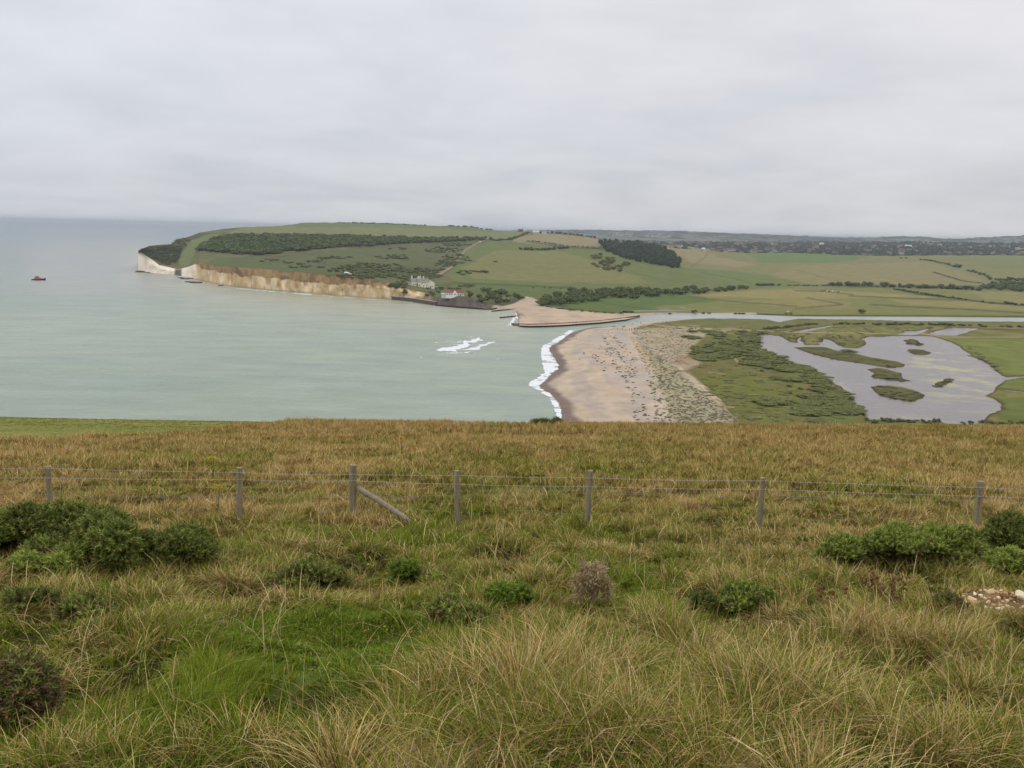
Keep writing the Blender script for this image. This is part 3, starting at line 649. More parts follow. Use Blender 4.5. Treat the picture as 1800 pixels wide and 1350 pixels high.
parts.append(zone(3.0, 5.5, 4600, .17, .35, .0060, 3, 1.0, .55, (.3, 1.3)))
parts.append(zone(5.5, 8.5, 3400, .17, .35, .0074, 3, 1.0, .58, (.3, 1.3)))
parts.append(zone(8.5, 12.5, 2400, .16, .35, .0095, 3, 1.0, .58, (.3, 1.2)))
parts.append(zone(12.5, 16.5, 2000, .17, .35, .011, 3, 1.0, .50, (.3, 1.2)))
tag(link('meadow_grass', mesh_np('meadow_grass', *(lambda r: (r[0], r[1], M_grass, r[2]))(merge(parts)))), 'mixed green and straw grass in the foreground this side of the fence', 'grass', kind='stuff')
parts = [zone(16.5, 24, 1150, .21, .3, .014, 2, 1.0, .34, (.2, 1.1)), zone(24, 36, 560, .28, .3, .020, 2, 1.0, .30, (.2, 1.0)),
         zone(36, 55, 420, .33, .28, .022, 2, 1.5, .26, (.2, .9)), zone(55, 82, 260, .40, .25, .028, 2, 2, .16, (.1, .6))]
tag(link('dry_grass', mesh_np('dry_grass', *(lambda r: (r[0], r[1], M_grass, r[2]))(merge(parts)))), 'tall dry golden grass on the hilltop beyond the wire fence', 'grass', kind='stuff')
n = 60000; lp = Hat(560, 1120); x = lp[0]+RNG.normal(0, 1, n)*1.6; y = lp[1]+RNG.normal(0, 1, n)*.9; k = (y > 3.4); x, y = x[k], y[k]; z = hillz(x, y); a_, b_, _ = proj(np.stack([x, y, z], -1)); k = RNG.random(len(x)) < sst(-10, 25, sdpoly(a_, b_, LAWN)); x, y, z = x[k], y[k], z[k]; n = len(x)
c = np.where((RNG.random(n) < .9)[:, None], pick(GREEN, n)*np.array([.92, 1.12, .9]), pick(STRAW, n)); lawnp = blades(x, y, z, .035+.05*RNG.random(n), np.full(n, .007), RNG.random(n)*6.28, .3+RNG.random(n), c, 2)
tag(link('lawn_grass', mesh_np('lawn_grass', *(lambda r: (r[0], r[1], M_grass, r[2]))(merge([lawnp])))), 'patch of short bright green turf left of centre in the foreground', 'grass', kind='stuff')
# long arching tussocks
parts = []
TUS = [(905,1215,.62,1.0),(985,1165,.60,1.0),(1075,1190,.60,.9),(830,1165,.45,.8),(1180,1115,.55,.7),(1225,1150,.50,.8),(1330,1230,.62,1.0),(1290,1290,.62,1.0),(1400,1215,.50,.9),(1480,1270,.50,.9),
       (1120,1290,.55,.9),(1010,1290,.60,1.0),(900,1330,.60,1.0),(760,1240,.48,.9),(700,1310,.45,.9),(560,1310,.26,.8),(420,1310,.28,.7),(330,1345,.32,.9),(200,1335,.26,.7),(90,1345,.36,.9),
       (1560,1300,.5,.9),(1650,1330,.5,.9),(1230,1370,.6,1.),(1400,1380,.5,1.),(600,1370,.5,1.),(1740,1340,.42,.9),(1060,1370,.5,1.),(60,1190,.34,.7),(1165,1075,.42,.5),(1700,1200,.26,.6),(1560,1170,.26,.6),
       (430,1010,.34,.8),(300,1035,.32,.8),(270,1040,.3,.7),(560,955,.30,.9),(720,965,.3,.8),(1060,950,.34,.9),(1100,960,.34,.9),(1000,950,.3,.8),(1380,965,.3,.8),(1330,955,.34,.8),(1450,950,.3,.8),(640,950,.3,.9),(500,945,.3,.9),(1280,1005,.3,.8),(1400,1030,.3,.8),(930,1010,.3,.8),(1180,1000,.28,.7)]
for _ in range(95):
    ty_ = random.uniform(905, 1200); TUS.append((random.uniform(0, 1800), ty_, random.uniform(.13, .26), random.uniform(.35, .8)))
TUS = [t for t in TUS if not (370 < t[0] < 730 and 1060 < t[1] < 1180) and not (1640 < t[0] and 1000 < t[1] < 1110)]
for (tx, ty, hh, rr) in TUS:
    hh = hh*(.80 if hh > .3 else 1.0); p = Hat(tx, ty+25); n = int((620 if hh > .3 else 620)*rr); rad = np.abs(RNG.normal(0, .22*rr, n)); a = RNG.random(n)*2*np.pi
    x = p[0]+rad*np.cos(a)*1.3; y = p[1]+rad*np.sin(a); zt = hillz(x, y)-.02
    wd = max(.0052, p[1]*.00085)
    fs = (.36 if hh > .38 else .28)+.42*RNG.random(); c = np.where((RNG.random(n) < fs)[:, None], pick(STRAW, n)*1.06, pick(GREEN, n))
    parts.append(blades(x, y, zt, hh*(.55+.6*RNG.random(n)), np.full(n, wd)*(.6+.9*RNG.random(n)), a+RNG.normal(.25, .8, n), .35+1.15*RNG.random(n)**1.2, c, 4, RNG.normal(0, .5, n), c*1.04))
# scattered dry stalks
n = 1500; y = 3+20*RNG.random(n)**1.3; x = (RNG.random(n)*2-1)*(.6*y+.5); k = hole(x, y); x, y = x[k], y[k]; n = len(x)
c = pick(STRAW[[0, 2]], n); parts.append(blades(x, y, hillz(x, y), .28+.22*RNG.random(n), np.maximum(.004, y*.0008), RNG.random(n)*6.28, .15+1.1*RNG.random(n), c, 4, None, c*1.15))
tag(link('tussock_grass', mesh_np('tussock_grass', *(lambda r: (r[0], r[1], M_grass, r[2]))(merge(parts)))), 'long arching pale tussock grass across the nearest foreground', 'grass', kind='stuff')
#PART2
# ================================================================ mesh builders for objects
class MB:
    def __init__(s): s.v = []; s.f = []; s.c = []
    def addm(s, V, F, c):
        o = len(s.v); s.v += [tuple(float(a) for a in p) for p in V]; s.f += [tuple(int(i)+o for i in f) for f in F]
        c = np.asarray(c, float); s.c += [c]*len(V) if c.ndim == 1 else list(c); return s
    def box(s, x0, x1, y0, y1, z0, z1, c):
        V = [(x0,y0,z0),(x1,y0,z0),(x1,y1,z0),(x0,y1,z0),(x0,y0,z1),(x1,y0,z1),(x1,y1,z1),(x0,y1,z1)]
        return s.addm(V, [(3,2,1,0),(4,5,6,7),(0,1,5,4),(1,2,6,5),(2,3,7,6),(3,0,4,7)], c)
    def gable(s, x0, x1, y0, y1, z0, zr, t, c, along='x', hip=0.0):      # solid pitched roof, ridge along an axis
        if along == 'x':
            ym = (y0+y1)/2; V = [(x0,y0,z0),(x1,y0,z0),(x1,y1,z0),(x0,y1,z0),(x0+hip,ym,zr),(x1-hip,ym,zr)]; F = [(3,2,1,0),(0,1,5,4),(2,3,4,5),(1,2,5),(3,0,4)]
        else:
            xm = (x0+x1)/2; V = [(x0,y0,z0),(x1,y0,z0),(x1,y1,z0),(x0,y1,z0),(xm,y0+hip,zr),(xm,y1-hip,zr)]; F = [(3,2,1,0),(0,1,4),(1,2,5,4),(2,3,5),(3,0,4,5)]
        return s.addm(V, F, c)
    def tube(s, pts, rad, c, n=8, cap=True):
        pts = [Vector(p) for p in pts]; V = []; k = len(pts)
        if isinstance(rad, (int, float)): rad = [rad]*k
        for i, p in enumerate(pts):
            d = (pts[min(i+1, k-1)]-pts[max(i-1, 0)]).normalized(); a = d.orthogonal().normalized() if abs(d.z) < .99 else Vector((1, 0, 0)); a = (a-d*a.dot(d)).normalized(); b = d.cross(a)
            for j in range(n):
                t = 2*math.pi*j/n; V.append(p+(a*math.cos(t)+b*math.sin(t))*rad[i])
        F = [(i*n+j, i*n+(j+1) % n, (i+1)*n+(j+1) % n, (i+1)*n+j) for i in range(k-1) for j in range(n)]
        if cap: F += [tuple(range(n-1, -1, -1)), tuple((k-1)*n+j for j in range(n))]
        return s.addm(V, F, c)
    def build(s, name, mt, parent=None, loc=None, rz=0, smooth=False):
        me = bpy.data.meshes.new(name); me.from_pydata(s.v, [], s.f); me.materials.append(mt)
        ca = me.color_attributes.new('Col', 'FLOAT_COLOR', 'POINT'); c = np.ones((len(s.v), 4), np.float32); c[:, :3] = np.array(s.c); ca.data.foreach_set('color', c.ravel())
        if smooth: me.polygons.foreach_set('use_smooth', np.ones(len(me.polygons), bool))
        return link(name, me, parent, loc, rz)
def empty(name, loc, label=None, cat=None, group=None, rz=0):
    o = bpy.data.objects.new(name, None); COL.objects.link(o); o.location = tuple(float(v) for v in loc); o.rotation_euler = (0, 0, rz); o.empty_display_size = .2
    return tag(o, label, cat, group)
def copy_tree(o, parent=None):
    c = o.copy(); COL.objects.link(c); c.parent = parent
    for ch in list(o.children): copy_tree(ch, c)
    return c
def mpx(P): return float(proj(np.asarray(P))[2])/FPX        # metres per photo pixel at a point

def ico(sub=2):
    bm = bmesh.new(); bmesh.ops.create_icosphere(bm, subdivisions=sub, radius=1); V = np.array([v.co[:] for v in bm.verts]); F = np.array([[v.index for v in f.verts] for f in bm.faces]); bm.free(); return V, F
IC1, IF1 = ico(1); IC2, IF2 = ico(2)
def crown_arr(nleaf, leaf, pal, lobes=7, seed=0, flat=.8, core=.72, trunk=False):
    """a crown about 1 wide, 0..1 high: leaf clumps over several lobes, darker solid core that blocks the view through"""
    r = np.random.default_rng(seed); L = r.normal(0, 1, (lobes, 3)); L /= np.linalg.norm(L, axis=1)[:, None]; L *= .22+.10*r.random((lobes, 1)); L[:, 2] = L[:, 2]*flat+.52
    R = .20+.12*r.random(lobes); k = r.integers(0, lobes, nleaf); d = r.normal(0, 1, (nleaf, 3)); d /= np.linalg.norm(d, axis=1)[:, None]; d[:, 2] = np.where(d[:, 2] < -.3, -d[:, 2], d[:, 2])
    c = L[k]+d*R[k][:, None]*(.82+.25*r.random((nleaf, 1))); c[:, 2] = np.maximum(c[:, 2], .02)
    nrm = d+r.normal(0, .5, d.shape); nrm /= np.linalg.norm(nrm, axis=1)[:, None]; a = np.cross(nrm, r.normal(0, 1, d.shape)); a /= np.linalg.norm(a, axis=1)[:, None]; b = np.cross(nrm, a)
    s_ = leaf*(.6+.8*r.random((nleaf, 1))); V = np.stack([c-a*s_-b*s_*.3, c+b*s_*.7-a*s_*.1, c+a*s_+b*s_*.2, c-b*s_*.6], 1).reshape(-1, 3); F = np.arange(nleaf*4).reshape(-1, 4)
    lobc = 1+r.normal(0, .10, lobes); col = np.array(pal)[r.integers(0, len(pal), nleaf)]*(lobc[k][:, None])*(1+r.normal(0, .16, (nleaf, 1))); Cc = np.repeat(col.clip(.005, 1), 4, 0)
    VV, TT = [V], []; o = len(V)
    for i in range(lobes):
        v = IC1*R[i]*core*1.15+L[i]; v[:, 2] = np.maximum(v[:, 2], 0); VV.append(v); TT.append(IF1+o); o += len(v)
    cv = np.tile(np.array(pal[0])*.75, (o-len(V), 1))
    return np.concatenate(VV), F, np.concatenate(TT), np.concatenate([Cc, cv])
def mass(name, P, size, hgt, pal, nleaf, leaf, label, cat, kind='stuff', nvar=6, core=.8, group=None):
    """many crowns merged into one object"""
    T = [crown_arr(nleaf, leaf, pal, 4, 300+i, core=core) for i in range(nvar)]; VV, Q, TR, CC = [], [], [], []; o = 0
    for i, p in enumerate(P):
        v, q, t, c = T[i % nvar]; a = RNG.random()*6.28; ca, sa = math.cos(a), math.sin(a); s_ = size[i]
        u = np.stack([(v[:, 0]*ca-v[:, 1]*sa)*s_, (v[:, 0]*sa+v[:, 1]*ca)*s_, v[:, 2]*hgt[i]], -1)+np.asarray(p)-np.array([0, 0, hgt[i]*.08])
        VV.append(u); Q.append(q+o); TR.append(t+o); CC.append(c*(1+RNG.normal(0, .12))); o += len(v)
    if not VV: return None
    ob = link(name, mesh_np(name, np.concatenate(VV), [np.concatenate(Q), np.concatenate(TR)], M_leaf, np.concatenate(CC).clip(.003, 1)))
    return tag(ob, label, cat, group, kind)
def inst(protos, name, P, size, hgt, label, cat, group):
    for i, p in enumerate(P):
        o = bpy.data.objects.new(name, protos[i % len(protos)]); COL.objects.link(o); o.location = (float(p[0]), float(p[1]), float(p[2]-hgt[i]*.06))
        o.scale = (size[i], size[i]*(.85+.3*random.random()), hgt[i]); o.rotation_euler = (0, 0, random.random()*6.28); tag(o, label if isinstance(label, str) else label[i], cat, group)
def protos(name, n, nleaf, leaf, pal, seed, lobes=7):
    r = []
    for i in range(n):
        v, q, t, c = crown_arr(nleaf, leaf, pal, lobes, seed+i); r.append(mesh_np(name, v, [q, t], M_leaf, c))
    return r
DK = [C(86,100,52), C(98,110,58), C(108,116,64), C(76,88,48)]
MD = [C(94,104,52), C(106,114,60), C(116,116,64), C(82,92,48)]
OL = [C(108,112,58), C(118,118,66), C(98,102,54), C(122,116,68)]
BR = [C(98,90,60), C(82,80,52), C(70,74,48)]
def fill(poly, n, f=T1at, jit=0):
    a = [p[0] for p in poly]; b = [p[1] for p in poly]; r = []; tries = 0
    while len(r) < n and tries < n*60:
        tries += 1; x = random.uniform(min(a), max(a)); y = random.uniform(min(b), max(b))
        if inpoly(np.array([x]), np.array([y]), poly)[0]: r.append((x, y))
    r.sort(key=lambda q: q[1]); return [f(x, y) for x, y in r]
def ell(cx, cy, rx, ry, n, f): 
    r = []
    for _ in range(n):
        a = random.random()*6.28; q = math.sqrt(random.random()); r.append(f(cx+rx*q*math.cos(a), cy+ry*q*math.sin(a)))
    return r

# ---------------------------------------------------------------- woods, belts and hedges on the far hills
WOOD1 = [(350,438),(366,426),(384,418),(420,414),(600,415),(700,419),(860,420),(868,422),(800,425),(700,429),(560,438),(480,447),(440,449),(350,441)]
P = fill(WOOD1, 1500); mass('scrub_wood', P, RNG.uniform(9, 17, len(P)), RNG.uniform(5, 8, len(P)), DK, 46, .12, 'long dark band of scrub woodland across the upper headland', 'woodland')
HEAD = [(250,440),(264,434),(303,431),(312,421),(326,418.5),(333,422),(320,438),(311,462),(296,466),(284,462),(266,450)]
P = fill(HEAD, 260); mass('headland_scrub', P, RNG.uniform(6, 12, len(P)), RNG.uniform(1.2, 3, len(P)), [C(98,108,60), C(108,114,64), C(114,110,68)], 40, .12, 'low dark scrub covering the seaward point of the headland', 'scrub')
WOOD2 = [(1052,425),(1075,423),(1110,425),(1150,431),(1180,443),(1195,458),(1197,468),(1185,469),(1150,463),(1100,453),(1065,440)]
P = fill([(x, y+3) for x, y in WOOD2], 520); mass('plantation', P, RNG.uniform(8, 12, len(P)), RNG.uniform(9, 13, len(P)), [C(66,80,48), C(76,88,52), C(58,70,44)], 60, .11, 'dark rounded plantation of trees on the far hillside', 'woodland')
SC = [(655,470,50,7,70),(620,475,40,4,35),(690,452,28,4,22),(780,440,30,5,45),(800,456,26,9,55),(785,463,18,6,26),(690,481,70,7,110),(740,476,35,5,40),(640,486,40,4,30),(730,488,28,5,40),(815,480,10,4,10),(770,487,6,2.5,6),
      (590,453,25,3,16),(560,460,18,2,8),(700,437,12,2,6),(530,465,8,2,5),(470,458,14,2,7),(505,462,8,1.5,4),(870,460,4,1,1),(800,430,24,3,20),(540,470,30,2,8),(820,503,12,2,8),(760,503,10,3,8),(715,496,12,5,22),(700,503,14,4,20)]
P = []; 
for a in SC: P += ell(a[0], a[1], a[2]*1.15, a[3]*1.1, int(a[4]*1.5), T1at)
mass('hillside_scrub', P, RNG.uniform(5, 11, len(P)), RNG.uniform(1.2, 2.8, len(P)), [C(104,114,64), C(112,118,68), C(120,118,72)], 44, .12, 'dark patches of gorse and bramble scrub on the slope above the cliffs', 'scrub')
tp = protos('tree', 6, 190, .075, DK+MD[:2], 500); bp = protos('bush', 6, 150, .09, MD+DK[:1], 520); op = protos('bush', 5, 150, .09, OL, 540)
BELT = [(945,536),(952,524),(975,518),(1000,516),(1100,513),(1178,514),(1225,509),(1248,513),(1244,516),(1178,520),(1089,528),(1040,531),(1000,536),(965,541)]
P = fill(BELT, 105); inst(tp, 'tree', P, [random.uniform(9, 14) for _ in P], [random.uniform(6, 9.5) for _ in P], [('tree in the %s of the belt at the hill foot' % ('broad left end' if proj(p)[0] < 1040 else 'middle' if proj(p)[0] < 1150 else 'tapering right')) for p in P], 'tree', 'trees of the belt at the hill foot')
P = fill([(1256,511),(1310,506),(1312,509),(1262,514)], 11); inst(tp, 'tree', P, [random.uniform(8, 11) for _ in P], [random.uniform(5, 8) for _ in P], 'small dark tree at the thin right end of the meadow belt', 'tree', 'trees trailing off the belt')
THK = [(832,512),(860,508),(880,510),(905,518),(917,528),(912,533),(870,533),(835,530),(826,522)]
P = fill(THK, 34); inst(tp, 'tree', P, [random.uniform(7, 10) for _ in P], [random.uniform(4, 6.5) for _ in P], 'dark tree in the thicket right of the red-roofed house', 'tree', 'trees of the thicket behind the shingle')
P = fill([(700,512),(745,516),(768,512),(790,512),(826,516),(830,530),(800,522),(768,522),(740,521),(706,516)], 22)+fill([(770,506),(800,508),(830,514),(828,522),(812,512),(776,510)], 14)
P = [p for p in P if not (778 < proj(p)[0] < 822 and proj(p)[1] > 514)]
inst(bp, 'bush', P, [random.uniform(5, 7) for _ in P], [random.uniform(2, 3.6) for _ in P], 'dark garden bush around the white clifftop houses', 'bush', 'bushes round the clifftop houses')
P = [T1at(x, y) for x, y in [(828,477),(834,478),(840,478.5),(846,479),(851,479.5),(856,480)]]; inst(bp, 'bush', P, [8, 9, 8, 9, 11, 7], [2, 2.4, 2.2, 3, 4.5, 2.4], 'bush in the short dark row alone in the middle of the green field', 'bush', 'bushes alone in the green field')
P = fill([(1030,446),(1060,449),(1090,460),(1112,462),(1105,470),(1085,470),(1050,462)], 24)+fill([(1040,466),(1060,464),(1095,474),(1090,479),(1055,474)], 15)
inst(op, 'bush', P, [random.uniform(9, 12) for _ in P], [random.uniform(4, 6) for _ in P], 'olive bush in the two clumps below the dark plantation', 'bush', 'bushes below the plantation')
def hedge(pts, wd, hg, step, label, pal=DK, jit=1.0, f=T1at, gap=.0):
    P = []; 
    for i in range(len(pts)-1):
        a, b = f(*pts[i]), f(*pts[i+1]); L_ = np.linalg.norm(b-a); n = max(2, int(L_/step)); x0_, y0_ = pts[i]; x1_, y1_ = pts[i+1]
        for k in range(n):
            if random.random() < gap: continue
            t = (k+random.random()*.6)/n; P.append(f(x0_+(x1_-x0_)*t, y0_+(y1_-y0_)*t)+np.array([random.gauss(0, jit), random.gauss(0, jit*2), 0]))
    return mass('hedge', P, RNG.uniform(.7, 1.3, len(P))*wd, RNG.uniform(.6, 1.25, len(P))*hg, pal, 40, .13, label, 'hedge', None)
hedge([(1333,502.5),(1345,501.5),(1358,501.5),(1376,502.5)], 12, 4.5, 6, 'short dark hedge left of centre along the foot of the right hill')
hedge([(1380,502),(1458,502.5)], 8, 1.8, 7, 'low thin hedge joining two thicker hedges at the foot of the hill')
hedge([(1460,502.5),(1485,502.5),(1505,502),(1530,503)], 13, 6.5, 6, 'thick dark hedge left of the lone round tree at the hill foot')
hedge([(1560,504.5),(1600,506),(1650,507.5),(1690,509),(1726,511)], 14, 7, 6, 'long thick hedge right of the lone round tree at the hill foot')
hedge([(1530,503.5),(1558,505)], 8, 2, 7, 'low gap hedge on either side of the lone round tree')
hedge([(1571,508.5),(1600,513),(1640,519.5),(1689,526),(1706,528)], 8, 2.6, 6, 'dark ditch hedge slanting right across the river meadows')
hedge([(1726,531),(1742,533)], 8, 3, 6, 'short stub of hedge in the meadow near the right edge'); hedge([(1765,533.5),(1778,534)], 9, 4, 6, 'tiny dark hedge clump in the meadow near the right edge'); hedge([(1781,535.5),(1850,537)], 8, 3, 6, 'dark meadow hedge running out at the right edge')
hedge([(1618,457),(1640,459.5),(1662,464),(1672,467)], 9, 4, 8, 'upper hedge climbing over the brow of the right hill', jit=2); hedge([(1676,469),(1690,471)], 14, 7, 7, 'small thick clump of trees in the hedge on the right hill'); hedge([(1700,476),(1722,482),(1740,489)], 9, 4.5, 8, 'broken hedge dropping down the right hill', gap=.15)
hedge([(1640,478.5),(1689,493.5),(1729,499)], 5, 1.6, 7, 'thin low hedge bank slanting across the right hillside', OL)
hedge([(1742,492),(1770,494),(1800,494),(1860,494)], 14, 7, 7, 'double hedge of dark trees high at the right edge'); hedge([(1583,454),(1597,454.5)], 12, 4, 8, 'little dark clump on the brow of the right hill')
hedge([(912,438.5),(935,440),(955,440),(985,437.5),(1000,436)], 13, 6, 7, 'dark hedge with trees below the pale stubble field')
hedge([(925,423.5),(960,427),(988,432),(1030,434),(1056,438)], 7, 2.5, 8, 'thin dark hedge along the lower edge of the pale stubble field')
hedge([(868,423),(900,421),(918,414),(930,409),(960,409.5),(975,410)], 10, 4.5, 8, 'hedge rising from the long scrub wood to the ridge farm')
hedge([(595,392),(655,393),(700,394.5),(751,397)], 10, 3, 10, 'dark hedge along the highest part of the headland skyline'); hedge([(788,397.8),(831,399.6),(868,405)], 14, 4.5, 10, 'bushier hedge on the headland skyline left of the ridge farm'); hedge([(940,409.5),(975,410),(1000,412),(1050,419)], 12, 4.5, 10, 'dark tree line on the ridge right of the ridge farm')
hedge([(1000,507),(970,506.5),(930,506)], 5, 1.6, 7, 'low field hedge between two green fields left of the tree belt', OL)
hedge([(955,538),(1000,545),(1055,550),(1100,552)], 6, 1.8, 6, 'low scrubby bank behind the shingle on the far side of the river', OL)
hedge([(1095,549),(1120,549.5)], 10, 3, 6, 'dark scrub clump at the right end of the shingle bank', MD)
P = fill([(1728,503),(1760,500),(1800,500),(1880,500),(1880,513),(1800,513),(1735,512)], 75); inst(tp, 'tree', P, [random.uniform(10, 14) for _ in P], [random.uniform(6, 9.5) for _ in P], 'dark tree in the broad hedge wood at the far right of the hill foot', 'tree', 'trees of the hedge wood at the right edge')
o = T1at(1553, 505); inst(tp, 'tree', [o], [13], [11], 'lone round dark tree between the two long hedges at the hill foot', 'tree', None)
inst(tp, 'tree', [T1at(1516, 551)], [9], [6], 'small lone dark tree leaning on the meadow bank beside the river', 'tree', None)
inst(bp, 'bush', [T1at(1220, 549.5)], [7], [3], 'small dark bush on the meadow creek beside the river bend', 'bush', None)
P = [T1at(x, 552.6) for x in (1294, 1300, 1306, 1382, 1390, 1236, 1247, 1178)]; inst(bp, 'bush', P, [4]*8, [1.7]*8, 'tiny dark bush dotted along the far river bank', 'bush', 'small bushes along the far river bank')

# ---------------------------------------------------------------- town beyond the ridge
def TGat(x, s):     # s 0..1 from near to far
    j = int(np.clip((x-820)/4, 0, len(xt)-1)); k = s*(24-1); i = int(k); return TG[i, j]*(1-(k-i))+TG[i+1, j]*(k-i)
P = [TGat(random.uniform(1090, 1960), random.random()**.8) for _ in range(4200)]
P = [p for p in P if vn(p[0]/160, p[1]/160, 8) > .18]
mass('town_trees', P, RNG.uniform(14, 30, len(P)), RNG.uniform(6, 13, len(P)), [C(66,76,56), C(76,84,60), C(58,66,50)], 26, .16, 'mass of dark trees spread through the distant town', 'woodland', nvar=5)
def far_house(wc, rc, name='house'):
    b = MB(); b.box(-6, 6, -4, 4, -1, 5, wc); b.gable(-6.4, 6.4, -4.4, 4.4, 5.02, 8.5, 0, rc); b.box(3, 4, -.5, .5, 7, 9.3, rc*.9)
    me = b.build(name, M_plain); d = me.data; bpy.data.objects.remove(me); return d
HM = [far_house(C(170,164,154), C(120,94,84)), far_house(C(150,138,124), C(104,84,76)), far_house(C(140,122,110), C(116,92,82)), far_house(C(196,194,188), C(100,98,98))]
for i in range(170):
    x = random.uniform(1060, 1960) if i > 60 else random.uniform(1150, 1400); p = TGat(x, random.uniform(.12, .97))
    o = link('house', HM[random.choice((0, 1, 1, 2, 2, 3))], None, p+np.array([0, 0, 2.5]), random.uniform(-.9, .9)); q = random.uniform(.8, 1.25); o.scale = (q*1.2, q, q*1.15)
    tag(o, 'tiny far house with a pitched roof among the trees of the distant town', 'house', 'houses of the distant town')
for k, (x, s_, L_, lab) in enumerate([(1446, .72, 18, 'long white shed in the distant town, left of the far hump hill'), (1598, .68, 26, 'long pale roofed shed in the distant town below the far hump hill'), (1238, .2, 10, 'white building at the near edge of the distant town')]):
    b = MB(); b.box(-L_/2, L_/2, -7, 7, -2, 4.5, C(190,190,184)); b.gable(-L_/2-.6, L_/2+.6, -7.6, 7.6, 4.52, 7, 0, C(226,228,226)); tag(b.build('shed', M_plain, None, TGat(x, s_)+np.array([0, 0, 7])), lab, 'shed')
xw = [random.uniform(1080, 1180) for _ in range(26)]
for x in xw:
    j = int((x-820)/4); p = FG[random.randint(3, 6), j]; o = link('house', HM[random.choice((0, 3))], None, p+np.array([0, 0, 4]), random.uniform(-.5, .5)); o.scale = (2.6, 2, 1.6); tag(o, 'minute pale house of the hazy farther town at the foot of the blue hills', 'house', 'houses of the hazy farther town')
P = [FG[random.randint(3, 22), random.randrange(len(xt))] for _ in range(1200)]
mass('distant_trees', P, RNG.uniform(50, 120, len(P)), RNG.uniform(4, 8, len(P)), [C(60,72,62), C(70,80,68)], 18, .18, 'hazy woods scattered over the far blue hills', 'woodland', nvar=4)

# ---------------------------------------------------------------- marsh bushes
def Ma(x, y): return Mz(x, y)
ME = [(1223,593,16,3.5,5),(1231,582,16,2.5,4),(1258,588,15,7,9),(1313,590,17,10,16),(1242,613,24,5.5,11),(1303,613,36,12,26),(1250,629,40,5.5,17),(1324,638,16,5.5,8),(1330,584,10,3.5,4),(1325,595,6,6,4),(1337,622,17,8,11),(1360,629,18,8,11),
 (1332,640,12,4,4),(1377,649,22,4.5,9),(1403,648,23,6.5,12),(1429,659,14,5,6),(1441,668,19,9,12),(1446,683,15,7,8),(1477,693,18,8,10),(1482,716,26,11,18),(1506,719,8,7,4),(1430,723,26,9,14),(1419,709,22,6,9),(1421,698,11,3,4),(1440,704,7,3,2),(1359,708,24,5.5,9),(1442,741,14,3,4),(1368,664,8,3,3),(1396,668,16,3,5)]
Pm = []
Lm = []
for cx, cy, rx, ry, n in ME:
    lb = 'bramble bush in the %s thicket %s' % (('long ' if rx > 21 else 'small ' if rx < 12 else '')+('thin' if ry < 4.5 else 'thick' if ry > 8 else 'mid sized'), 'just behind the shingle' if cx < 1275 else 'by the lagoon head' if cy < 606 else 'along the lagoon shore' if cx > 1425+.4*(cy-700) else 'beside the marsh path' if cy > 685 and cx < 1400 else 'in the rough grass of the marsh')
    for p in ell(cx, cy+1, rx*.95, ry*.9, int(n*1.12), Ma): Pm.append(p); Lm.append(lb)
mp_ = protos('bramble_bush', 7, 420, .055, [C(112,122,60), C(120,126,66), C(104,112,56), C(124,112,68)], 560, 9)
inst(mp_, 'bramble_bush', Pm, [random.uniform(6, 12) for _ in Pm], [random.uniform(.9, 1.8) for _ in Pm], Lm, 'bush', 'bramble bushes between the beach and the lagoon')
BAND = [(1338,612),(1350,618),(1385,636),(1408,645),(1434,656),(1458,674),(1478,686),(1492,700),(1504,716),(1512,726),(1500,730),(1462,722),(1450,700),(1428,676),(1400,656),(1370,645),(1330,634),(1262,628),(1225,622),(1212,626),(1222,612),(1262,600),(1300,592),(1328,588)]
P = fill(BAND, 420, Ma); mass('shore_scrub', P, RNG.uniform(3.5, 7, len(P)), RNG.uniform(.6, 1.4, len(P)), [C(110,114,60), C(98,104,56), C(120,114,66)], 60, .12, 'continuous low olive scrub filling in along the left shore of the lagoon', 'scrub')
for x, y, s_, lab in [(1386,680,4, 'small lone bush above the walkers on the marsh path'), (1406,684.5,3.4, 'small lone bush left of the lagoon thickets'), (1339,653,3, 'small lone bush in the grass below the upper thickets')]:
    inst(mp_, 'bush', [Ma(x, y)], [s_], [1.2], lab, 'bush', None)
hedge([(1345,579.5),(1380,575.5),(1410,572),(1438,569.5)], 6, 1.8, 3, 'dark hedge slanting down to the lagoon head near the river', MD, .7, Ma)
hedge([(1467,570),(1520,570.5)], 7, 2.0, 3, 'left stretch of the dark hedge beside the straight river', MD, 1.5, Ma); hedge([(1530,570.5),(1644,571)], 7, 2.2, 3, 'long middle stretch of dark hedge beside the straight river', MD, 1.5, Ma)
hedge([(1649,572),(1667,572)], 9, 2.8, 3, 'short thick clump in the hedge beside the straight river', DK, 1.5, Ma); hedge([(1722,573.5),(1740,573.5)], 9, 2.8, 3, 'isolated dark clump beside the upper pond', DK, 1.5, Ma); hedge([(1672,572),(1715,572.5)], 6, 1.6, 4, 'brownish low hedge between two clumps beside the river', BR, 1.5, Ma); hedge([(1760,574.5),(1900,576)], 6, 1.8, 4, 'low hedge running to the right edge above the pond', BR, 1.5, Ma)
hedge([(1528,741),(1570,742),(1655,744)], 3.2, 1.5, 1.3, 'reedy scrub along the near lagoon shore, left of the gap', OL+BR, .8, Ma); hedge([(1690,746),(1740,745),(1860,745)], 3.2, 1.5, 1.3, 'reedy scrub along the near lagoon shore, right of the gap', OL+BR, .8, Ma)
P = []
for i in ISL: 
    for p in fill([(x, y) for x, y in i], 26 if len(i) > 8 else 14, Ma): P.append(p)
P += fill([(1410,600),(1440,590),(1500,588),(1520,600),(1490,608),(1440,602)], 40, Ma)+fill([(1345,588),(1400,588),(1400,600),(1380,594)], 14, Ma)
